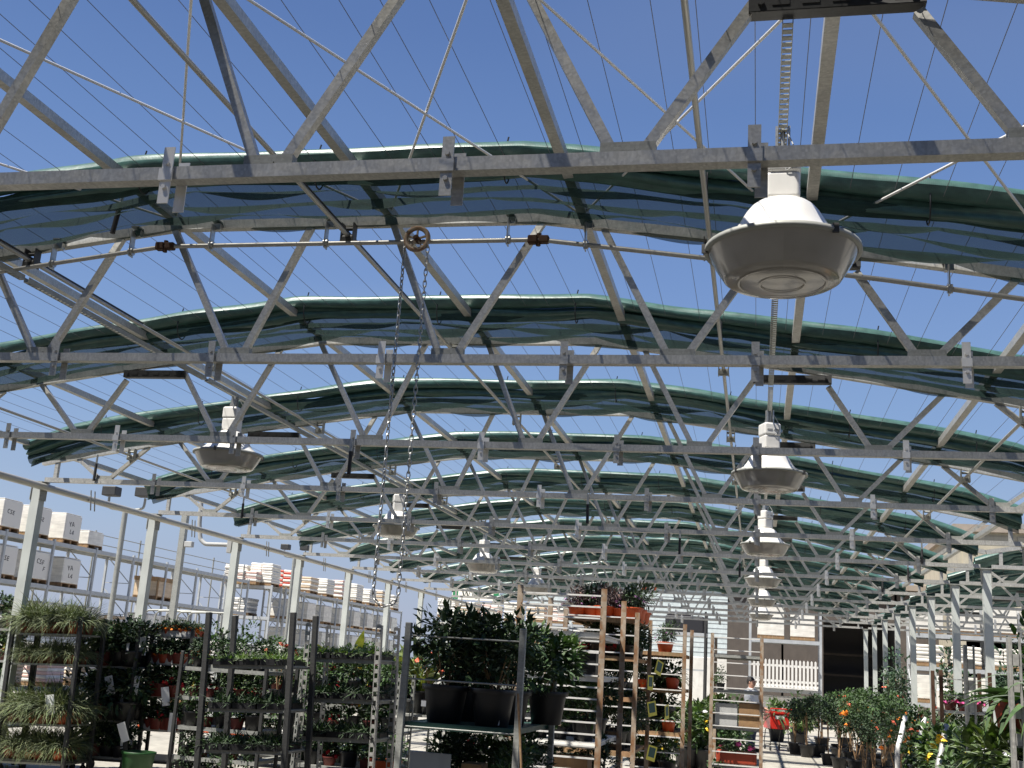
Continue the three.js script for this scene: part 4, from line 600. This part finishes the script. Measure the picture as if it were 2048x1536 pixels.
function boxLoad(x, y, z, w, h, d, mark, label, group) {
  const t = thing('boxed_load', label, 'pallet load', [x, y, z], 0, group); pallet(t, w, d);
  part('wrapped_box', rbox(w, h - .03, d, .025, 0, .14 + (h - .03) / 2, 0), M.wrap, t);
  part('top_sheet', rbox(w - .05, .03, d - .05, .012, 0, .14 + h - .005, 0), M.sack, t);
  if (mark !== undefined) { const p = new THREE.PlaneGeometry(d * .9, h * .85); p.rotateY(Math.PI / 2); part('marking', p, markMat[mark], t).position.set(w / 2 + .004, .14 + h / 2, 0); }
  return t;
}
function sackLoad(x, y, z, w, d, n, mat, label, group, s, rot = 0) {
  reseed(s); const t = thing('sack_load', label, 'pallet load', [x, y, z], rot, group); pallet(t, w, d);
  let yy = .14; for (let k = 0; k < n; k++) { const h = .135, top = k === n - 1; for (const q of [-1, 1]) { const g = new RoundedBoxGeometry(w / 2 + .02, h, d * (1 + rr(-.03, .03)), 3, .055); const p = g.attributes.position; const a = rr(0, 6); for (let i = 0; i < p.count; i++) { const X = p.getX(i), Zz = p.getZ(i); p.setY(i, p.getY(i) + .014 * Math.sin(X * 9 + a) * Math.cos(Zz * 7 + a) + (top ? .05 * Math.cos(X * 2.4) * Math.cos(Zz * 2) - .03 : 0)); } g.translate(q * (w / 4) + rr(-.02, .02), yy + h / 2, rr(-.02, .02)); g.computeVertexNormals(); part('sack', uvMetres(g), Array.isArray(mat) ? mat[(k + (q > 0 ? 1 : 0)) % mat.length] : mat, t); } yy += h - .012; }
  return t;
}
// rack run along z on plane x = face (front) to x = face - depth
function rackRun(label, x, z0, z1, nb, depth, levels, H) {
  const t = thing('pallet_rack', label, 'pallet rack', [x, 0, z0]); const L = z1 - z0, bay = L / nb;
  for (let k = 0; k <= nb; k++) { const z = k * bay; const g = [box(.08, H, .09, 0, H / 2, z), box(.08, H, .09, -depth, H / 2, z)]; for (let y = .3; y < H - 1; y += 1.2) g.push(bar(V(-.02, y, z), V(-depth + .02, y + 1.0, z), .03, .03), bar(V(-.02, y, z), V(-depth + .02, y, z), .03, .03)); part('upright_frame', g, M.rackSteel, t); }
  for (const y of levels) for (let k = 0; k < nb; k++) { const za = k * bay, zb = (k + 1) * bay, s = Math.sign(bay); part('beam', bar(V(.0, y - .07, za + s * .05), V(.0, y - .07, zb - s * .05), .05, .14, V(1, 0, 0)), M.rackSteel, t); part('beam', bar(V(-depth, y - .07, za + s * .05), V(-depth, y - .07, zb - s * .05), .05, .14, V(1, 0, 0)), M.rackSteel, t); part('deck', box(depth - .06, .03, Math.abs(bay) - .1, -depth / 2, y - .02, (za + zb) / 2), M.galvDull, t); }
  return t;
}
// rack run along x facing the camera
function rackFront(label, x0, x1, z, nb, depth, levels, H, mat = M.rackSteel) {
  const t = thing('pallet_rack', label, 'pallet rack', [x0, 0, z]); const bay = (x1 - x0) / nb;
  for (let k = 0; k <= nb; k++) { const x = k * bay, g = [box(.1, H, .08, x, H / 2, 0), box(.1, H, .08, x, H / 2, -depth)]; for (let y = .3; y < H - 1; y += 1.2) g.push(bar(V(x, y, -.03), V(x, y + 1, -depth + .03), .03, .03), bar(V(x, y, -.03), V(x, y, -depth + .03), .03, .03)); part('upright_frame', g, mat, t); }
  for (const y of levels) for (let k = 0; k < nb; k++) { part('beam', box(bay - .1, .15, .05, (k + .5) * bay, y - .075, 0), mat, t); part('beam', box(bay - .1, .15, .05, (k + .5) * bay, y - .075, -depth), mat, t); part('deck', box(bay - .12, .03, depth - .07, (k + .5) * bay, y - .02, -depth / 2), M.galvDull, t); }
  return t;
}
const LV = [1.75, 3.42, 4.93];
rackRun('long pallet rack at far left carrying white wrapped boxes', -24, -30.2, -51.5, 8, 1.15, LV, 5.0);
const marks = [0, 0, 0, 2]; const fr = 'nearest the left edge';
for (let k = 0; k < 5; k++) boxLoad(-24.55 + .05 * Math.sin(k * 9), 4.94, -31.3 - k * 1.72, 1.05, k === 4 ? .5 : .86 + .06 * Math.sin(k * 7), 1.0, [0, 0, 0, 2, undefined][k], ['white wrapped box load on the top rack level at the left edge', 'white wrapped box load marked CSE, second on the top rack level', 'white wrapped box load marked CSE, third on the top rack level', 'white wrapped box load with scrawled letters, fourth on the top rack level', 'low white wrapped load at the end of the top rack level'][k], 'box loads on the top level');
for (let k = 0; k < 4; k++) boxLoad(-24.55, 3.43, -31.3 - k * 1.85, 1.05, .95 - .05 * (k > 2), 1.05, [0, 0, 1, 2][k], ['white wrapped box load on the second rack level at the left edge', 'white wrapped box load on the second rack level behind the pale column', 'white wrapped box load marked CSF on the second rack level', 'white wrapped box load with scrawled letters on the second rack level'][k], 'box loads on the second level');
for (let k = 0; k < 8; k++) { const z = -31.5 - k * 2.3; if (k % 3 === 1) sackLoad(-24.5, 1.76, z, 1.05, 1.05, 6, [M.sackTan, M.sack], 'mixed sack load on the lowest level of the left rack, ' + ord[k] + ' along', 'loads on the lowest left level', 400 + k); else boxLoad(-24.5, 1.76, z, 1.1, .95, 1.1, undefined, 'dull boxed load on the lowest level of the left rack, ' + ord[k] + ' along', 'loads on the lowest left level'); }
for (let k = 0; k < 7; k++) sackLoad(-24.5, 0, -32 - k * 2.4, 1.05, 1.05, 8, [[M.sackTan, M.sack], M.sackTan, [M.sack, M.sackPink]][k % 3], 'sack load on the floor under the left rack, ' + ord[k] + ' along', 'floor loads under the left rack', 430 + k);
{ const t = thing('wooden_crate', 'tan crate of stacked paving slabs on the second level of the left rack', 'crate', [-24.5, 3.43, -43.6]); part('slab_stack', rbox(1.0, .62, 1.4, .02, 0, .45, 0), M.sackTan, t); part('board', box(1.06, .16, 1.5, 0, .84, 0), M.wood, t); part('board', box(.04, .8, .1, .53, .45, .66), M.wood, t); part('board', box(.04, .8, .1, .53, .45, -.66), M.wood, t); pallet(t, 1.05, 1.45); }
// white wrapped hose / bale loads, fence wires on top of the rack
{ const t = thing('guard_fence', 'thin wire guard fence along the back of the left rack', 'fence', [-25.4, 0, -30]); for (let k = 0; k < 9; k++) part('post', rod(V(0, 0, -k * 3.4), V(0, 5.85, -k * 3.4), .035, 8), M.galvDull, t); for (const y of [5.72, 5.35]) part('wire', rod(V(0, y, 0), V(0, y, -27.2), .018, 6), M.galvDull, t); }
// second rack: one bay facing us, then a run receding
rackFront('pallet rack bay facing the camera with white sacks on top', -26.8, -24.05, -54.4, 1, 1.2, [1.7, 3.36, 4.9], 4.94);
rackRun('long receding pallet rack with wrapped sack loads on top, left of centre', -23.95, -56.0, -76.2, 8, 1.2, [1.7, 3.36, 4.9], 4.95);
sackLoad(-26.15, 4.91, -55, 1.25, 1.1, 7, M.sack, 'bulging white sack load on top of the facing rack bay, left', 'sack loads on the facing bay', 500); sackLoad(-24.75, 4.91, -55, 1.2, 1.1, 8, M.sack, 'tall white sack load on top of the facing rack bay, right', 'sack loads on the facing bay', 501);
sackLoad(-25.3, 4.91, -54.3, 1.2, .9, 4, [M.sackPink, M.sack], 'low pinkish sack load in front on top of the facing rack bay', 'sack loads on the facing bay', 502);
sackLoad(-25.8, 3.37, -55, 1.2, 1.1, 6, [M.grey, M.sack], 'grey sack load on the middle level of the facing bay', undefined, 503); sackLoad(-24.9, .01, -54.9, 1.4, 1.1, 9, [M.sackPink, M.sackRed, M.sack], 'pink and red sack load on the floor of the facing bay', undefined, 504); sackLoad(-26.3, .01, -54.9, 1.0, 1.1, 7, [M.sackRed, M.sackTan], 'dark red sack load on the floor of the facing bay', undefined, 505);
{ const mats = [[M.sackRed, M.sack], [M.sackTan, M.sack], M.sack, [M.sackPink, M.sack], M.sack, M.sack, [M.sack, M.sackTan], M.sack]; for (let k = 0; k < 8; k++) sackLoad(-24.5, 4.91, -57.3 - k * 2.5, 1.15, 1.2, [7, 6, 7, 8, 8, 7, 8, 7][k], mats[k], 'wrapped sack load on top of the receding rack, ' + ord[k] + ' along', 'top loads on the receding rack', 520 + k); for (let k = 0; k < 8; k++) boxLoad(-24.5, 3.37, -57.3 - k * 2.5, 1.1, .9, 1.2, undefined, 'boxed load on the middle level of the receding rack, ' + ord[k] + ' along', 'middle loads on the receding rack'); for (let k = 0; k < 8; k++) boxLoad(-24.5, 1.71, -57.3 - k * 2.5, 1.1, 1.1, 1.2, undefined, 'boxed load on the low level of the receding rack, ' + ord[k] + ' along', 'low loads on the receding rack'); }
// back rack row
rackFront('back pallet rack row with a line of white sack loads', -21.5, -9.0, -76.5, 4, 1.2, [1.7, 3.3, 4.7], 4.8);
for (let k = 0; k < 8; k++) sackLoad(-20.9 + k * 1.56, 4.71, -77.1, 1.25, 1.1, 9 - (k % 3), k % 3 === 1 ? [M.sack, M.sackTan] : k % 3 === 2 ? [M.sackPink, M.sack] : M.sack, 'white sack load on top of the back rack row, ' + ord[k] + ' from the left', 'top loads on the back rack', 560 + k);
for (let k = 0; k < 8; k++) sackLoad(-20.9 + k * 1.56, 3.31, -77.1, 1.25, 1.1, 8, k % 2 ? [M.tarp, M.sack] : M.sack, 'sack load on the middle level of the back rack row, ' + ord[k] + ' from the left', 'middle loads on the back rack', 580 + k);
{ const c = document.createElement('canvas'); c.width = 512; c.height = 128; const x = c.getContext('2d'); x.fillStyle = '#e9e6da'; x.fillRect(0, 0, 512, 128); x.fillStyle = '#1e7a4a'; x.fillRect(0, 0, 60, 128); x.fillRect(452, 0, 60, 128); x.fillStyle = '#3b4038'; x.font = 'bold 104px serif'; x.fillText('WILL', 92, 102); const m = new THREE.CanvasTexture(c); m.colorSpace = THREE.SRGBColorSpace;
  const t = thing('store_banner', 'white and green banner lettered WILL above the back racks', 'banner', [-19.2, 6.45, -77.9]); part('panel', box(3.4, .85, .05), M.whitePaint, t); const p = new THREE.PlaneGeometry(3.3, .8); part('print', p, new THREE.MeshStandardMaterial({ map: m, roughness: .6 }), t).position.z = .03; part('support_post', box(.06, 6.1, .06, -1.2, -3.4, -.08), M.rackSteel, t); part('support_post', box(.06, 6.1, .06, 1.2, -3.4, -.08), M.rackSteel, t); }
// ---------------------------------------------------------------- back right: facing racks, fence panel, sheds
rackFront('pallet rack bay holding the white picket fence panel', -.30, 2.58, -50, 1, 1.1, [1.5, 3.5, 5.1], 5.2);
{ const t = thing('picket_fence_panel', 'white picket fence panel displayed on the facing rack bay', 'fence panel', [1.12, 1.51, -49.82]); for (let k = 0; k < 17; k++) { const sh = new THREE.Shape(); sh.moveTo(-.042, 0); sh.lineTo(.042, 0); sh.lineTo(.042, 1.1); sh.lineTo(0, 1.16); sh.lineTo(-.042, 1.1); sh.closePath(); const g = new THREE.ExtrudeGeometry(sh, { depth: .02, bevelEnabled: false }); part('picket', uvMetres(g), M.whitePaint, t).position.set(-1.24 + k * .155, .02, .01); } for (const y of [.12, .3, .92]) part('rail', box(2.7, .09, .03, 0, y, 0), M.whitePaint, t); part('rail', box(2.66, .06, .05, 0, .0 + .03, .06), M.whitePaint, t); }
boxLoad(.55, 3.51, -50.5, 1.1, 1.3, .95, undefined, 'grey wrapped load above the picket fence panel, left'); boxLoad(1.85, 3.51, -50.5, 1.0, .95, .95, undefined, 'white wrapped load above the picket fence panel, right'); boxLoad(1.1, .01, -50.6, 1.9, 1.05, .9, undefined, 'dull load on the floor below the picket fence panel');
rackFront('pallet rack near the right columns with white printed boxes', 5.45, 10.6, -44, 2, 1.1, [1.35, 2.62, 3.78], 4.9);
for (let k = 0; k < 4; k++) boxLoad(6.05 + k * 1.25, 3.79, -44.5, 1.0, .95, .95, undefined, 'white boxed load on the top level behind the right columns, ' + nth[k], 'white loads behind the right columns'); for (let k = 0; k < 4; k++) sackLoad(6.05 + k * 1.25, 2.63, -44.5, 1.0, .95, 5, M.sack, 'white sack load on the middle level behind the right columns, ' + nth[k], 'sack loads behind the right columns', 620 + k); for (let k = 0; k < 3; k++) boxLoad(6.05 + k * 1.6, 1.36, -44.5, 1.0, .85, .95, undefined, 'white boxed load on the low level behind the right columns, ' + nth[k], 'low loads behind the right columns');
{ const t = thing('market_sign', 'small white board on a post among the racks behind the right columns', 'sign', [6.3, 2.0, -43.3]); part('board', rbox(.5, .5, .04, .01), M.whitePaint, t); part('foot', box(.05, 1.76, .05, 0, -1.12, -.03), M.rackSteel, t); }
// dark tarpaulined load on a frame
{ const t = thing('steel_frame', 'tall steel frame carrying a black load, behind the heather racks', 'frame', [-2.75, 0, -45]); for (const [x, z] of [[-.8, 0], [.8, 0], [-.8, -1.2], [.8, -1.2]]) part('post', box(.08, x > 0 ? 4.2 : 3.35, .08, x, x > 0 ? 2.1 : 1.675, z), M.steelDark, t); part('beam', box(1.7, .12, 1.25, 0, 3.33, -.6), M.rackSteel, t); part('beam', box(1.52, .06, .06, 0, 2.0, .0), M.rackSteel, t); solo('black_load', 'black tarpaulined load on the tall steel frame', 'load', [rbox(1.5, .62, 1.1, .08, 0, .31, 0), rbox(.9, .16, .8, .05, -.25, .68, 0)], M.tarp, [-2.75, 3.40, -45.6]); }
{ const t = thing('goods_trailer', 'pale goods trailer beyond the heather racks', 'trailer', [-2.5, 0, -62]); part('body', rbox(6.6, 2.3, 2.2, .04, -2.2, 1.65, 0), M.whitePaint, t); for (const x of [-5, -4.2, .2]) part('wheel', rod(V(x, .45, .95), V(x, .45, 1.15), .45, 18), M.rubber, t); }
// far metal-sided building
{ const t = thing('metal_building', 'far pale metal-sided building with a low tan roof', 'building', [-10, 0, -92]);
  part('wall', box(16.2, 8.6, 12, 0, 4.3, -6), M.siding, t); for (let k = 0; k < 22; k++) part('siding_board', box(16.1, .035, .03, 0, .4 + k * .375, .012), M.rackSteel, t);
  const sh = new THREE.Shape(); sh.moveTo(-8.4, 0); sh.lineTo(8.4, 0); sh.lineTo(0, 2.6); sh.closePath(); const g = new THREE.ExtrudeGeometry(sh, { depth: 12.4, bevelEnabled: false }); g.translate(0, 8.6, -12.2); part('roof', uvMetres(g), M.roofTan, t);
  for (const s of [-1, 1]) part('roof_trim', bar(V(s * 8.5, 8.6, .26), V(0, 11.25, .26), .08, .3), M.whitePaint, t); }
// dark shed front with open doorway
{ const t = thing('dark_shed', 'dark shed with a deep open doorway at back right', 'building', [4, 0, -56]);
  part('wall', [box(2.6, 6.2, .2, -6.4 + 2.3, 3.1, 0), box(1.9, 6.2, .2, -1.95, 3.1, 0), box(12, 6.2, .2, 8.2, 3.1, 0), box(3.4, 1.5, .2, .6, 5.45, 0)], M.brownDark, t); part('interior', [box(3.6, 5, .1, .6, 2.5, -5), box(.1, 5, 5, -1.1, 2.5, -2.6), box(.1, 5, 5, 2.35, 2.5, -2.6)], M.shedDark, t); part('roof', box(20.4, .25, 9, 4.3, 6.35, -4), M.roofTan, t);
  for (const y of [1.2, 2.3, 3.3]) part('inner_shelf', box(2.6, .1, .6, .3, y, -4.2), M.brownDark, t); }
solo('white_carton', 'small white carton on the floor before the dark doorway', 'box', rbox(.8, .9, .6, .02), M.whitePaint, [4.1, .45, -52]);
// store building at right
{ const t = thing('store_building', 'beige store building rising above the roof at the right edge', 'building', [14.6, 0, -50]);
  part('wall', [box(13.4, 3.2, 14, .2, 6.8, -7), box(13.4, 5.2, .2, .2, 2.6, -9), box(.2, 5.2, 14, -6.4, 2.6, -7)], M.beige, t); part('cornice', box(13.8, .3, 14.4, .2, 8.45, -7), M.roofTan, t); part('stripe', box(13.6, .18, .2, .2, 5.1, .12), M.whitePaint, t);
  for (let k = 0; k < 6; k++) part('wall_panel', rbox(2.05, 2.6, .05, .01, -5.3 + k * 2.16, 6.85, .02), M.beige, t);
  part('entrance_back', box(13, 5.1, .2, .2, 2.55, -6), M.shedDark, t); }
solo('grey_cover', 'sloping grey cover leaning near the right edge behind the near trolley', 'cover', (() => { const s = new THREE.Shape(); s.moveTo(-.55, 0); s.lineTo(.6, 0); s.lineTo(.5, 1.35); s.lineTo(-.15, 1.45); s.closePath(); return uvMetres(new THREE.ExtrudeGeometry(s, { depth: .2, bevelEnabled: true, bevelSize: .02, bevelThickness: .02, bevelSegments: 2 })); })(), M.grey, [4.9, 1.05, -20.5]);
trolley('plant_trolley', 'trolley under the sloping grey cover by the right edge', 4.3, 5.6, -20.3, .8, 1.1, [1.04, .5], { postMat: M.galvDull });
// ---------------------------------------------------------------- left service pipes and floodlights
{ const t = thing('drain_pipe', 'bent grey service pipe fixed to a left-hand column', 'pipe', [0, 0, -19.6]); part('pipe', tube([V(-10.28, 4.3, 0), V(-10.26, 3.9, 0), V(-10.2, 3.62, 0), V(-10.08, 3.53, 0), V(-9.8, 3.53, 0), V(-9.55, 3.53, 0)], .04, 12, 40, .2), M.grey, t); part('junction_box', rbox(.09, .24, .12, .01, -9.58, 3.5, 0), M.grey, t); }
for (const [x, y, z, h, l] of [[-16.9, 5.55, -28, 5.5, 'near'], [-22, 6.6, -52, 6.5, 'far']]) { const t = thing('flood_light', l + ' floodlight pole with two lamp heads, left of the roof', 'floodlight', [x, 0, z]); part('pole', rod(V(0, 0, 0), V(0, h - .3, 0), .075, 10), M.galvDull, t); part('cross_arm', tube([V(-.55, h, 0), V(-.5, h - .28, 0), V(0, h - .34, 0), V(.5, h - .28, 0), V(.55, h, 0)], .035, 8, 30, .3), M.galvDull, t); for (const s of [-.5, .5]) { const b = part('lamp_head', rbox(.42, .26, .34, .03, s, h + .16, 0), M.steelDark, t); } }
for (const [x, z, h, l] of [[-15.9, -29.5, 5.35, 'plain grey post with a small box, beyond the left columns']]) { const t = thing('utility_post', l, 'post', [x, 0, z]); part('post', box(.16, h, .16, 0, h / 2, 0), M.galvDull, t); part('junction_box', rbox(.24, .16, .16, .02, .22, h - .9, 0), M.grey, t); }
{ reseed(808); const t = thing('cart_stack', 'row of nested tubular carts standing below the left rack', 'cart', [-17.6, 0, -31]); for (let k = 0; k < 5; k++) part('cart_frame', tube([V(k * .35, .3, 0), V(k * .35, 2.4, 0), V(k * .35 + .1, 2.62, 0), V(k * .35 + 1.2, 2.66, -.1), V(k * .35 + 1.35, 2.5, -.1), V(k * .35 + 1.35, .3, -.1)], .03, 8, 40, .2), M.galvDull, t); part('base', box(3.1, .1, .9, 1.3, .25, -.1), M.steelDark, t); for (let k = 0; k < 4; k++) part('wheel', rod(V(k * .9 - .02, .12, .2), V(k * .9 + .04, .12, .2), .12, 14), M.rubber, t); }
for (let k = 0; k < 4; k++) sackLoad(-18.6 + k * 1.5, 0, -33, 1.2, 1.1, 14, [M.grey, M.sack], 'tall mixed grey sack load behind the nested carts, ' + nth[k], 'sack loads behind the nested carts', 700 + k);
for (const [x, k] of [[-3.9, 0], [-3.55, 1]]) put('hang', 'hanging_basket', 'basket', [x, 4.55, -40.2], k, 'tiny orange hanging basket under the farthest truss, ' + (k ? 'right' : 'left'), 'hanging baskets', .8);

// unseen building added behind the camera, blocking sky light from faces turned to us
{ const t = thing('main_store', 'unseen brown building added behind the camera to block sky light', 'building', [-4, 0, 7]);
  part('wall', box(70, 9, 6, 0, 4.5, 3.2), M.brownDark, t); part('fascia', box(70, .8, .3, 0, 8.4, .1), M.beige, t); }
renderer.render(scene, camera);
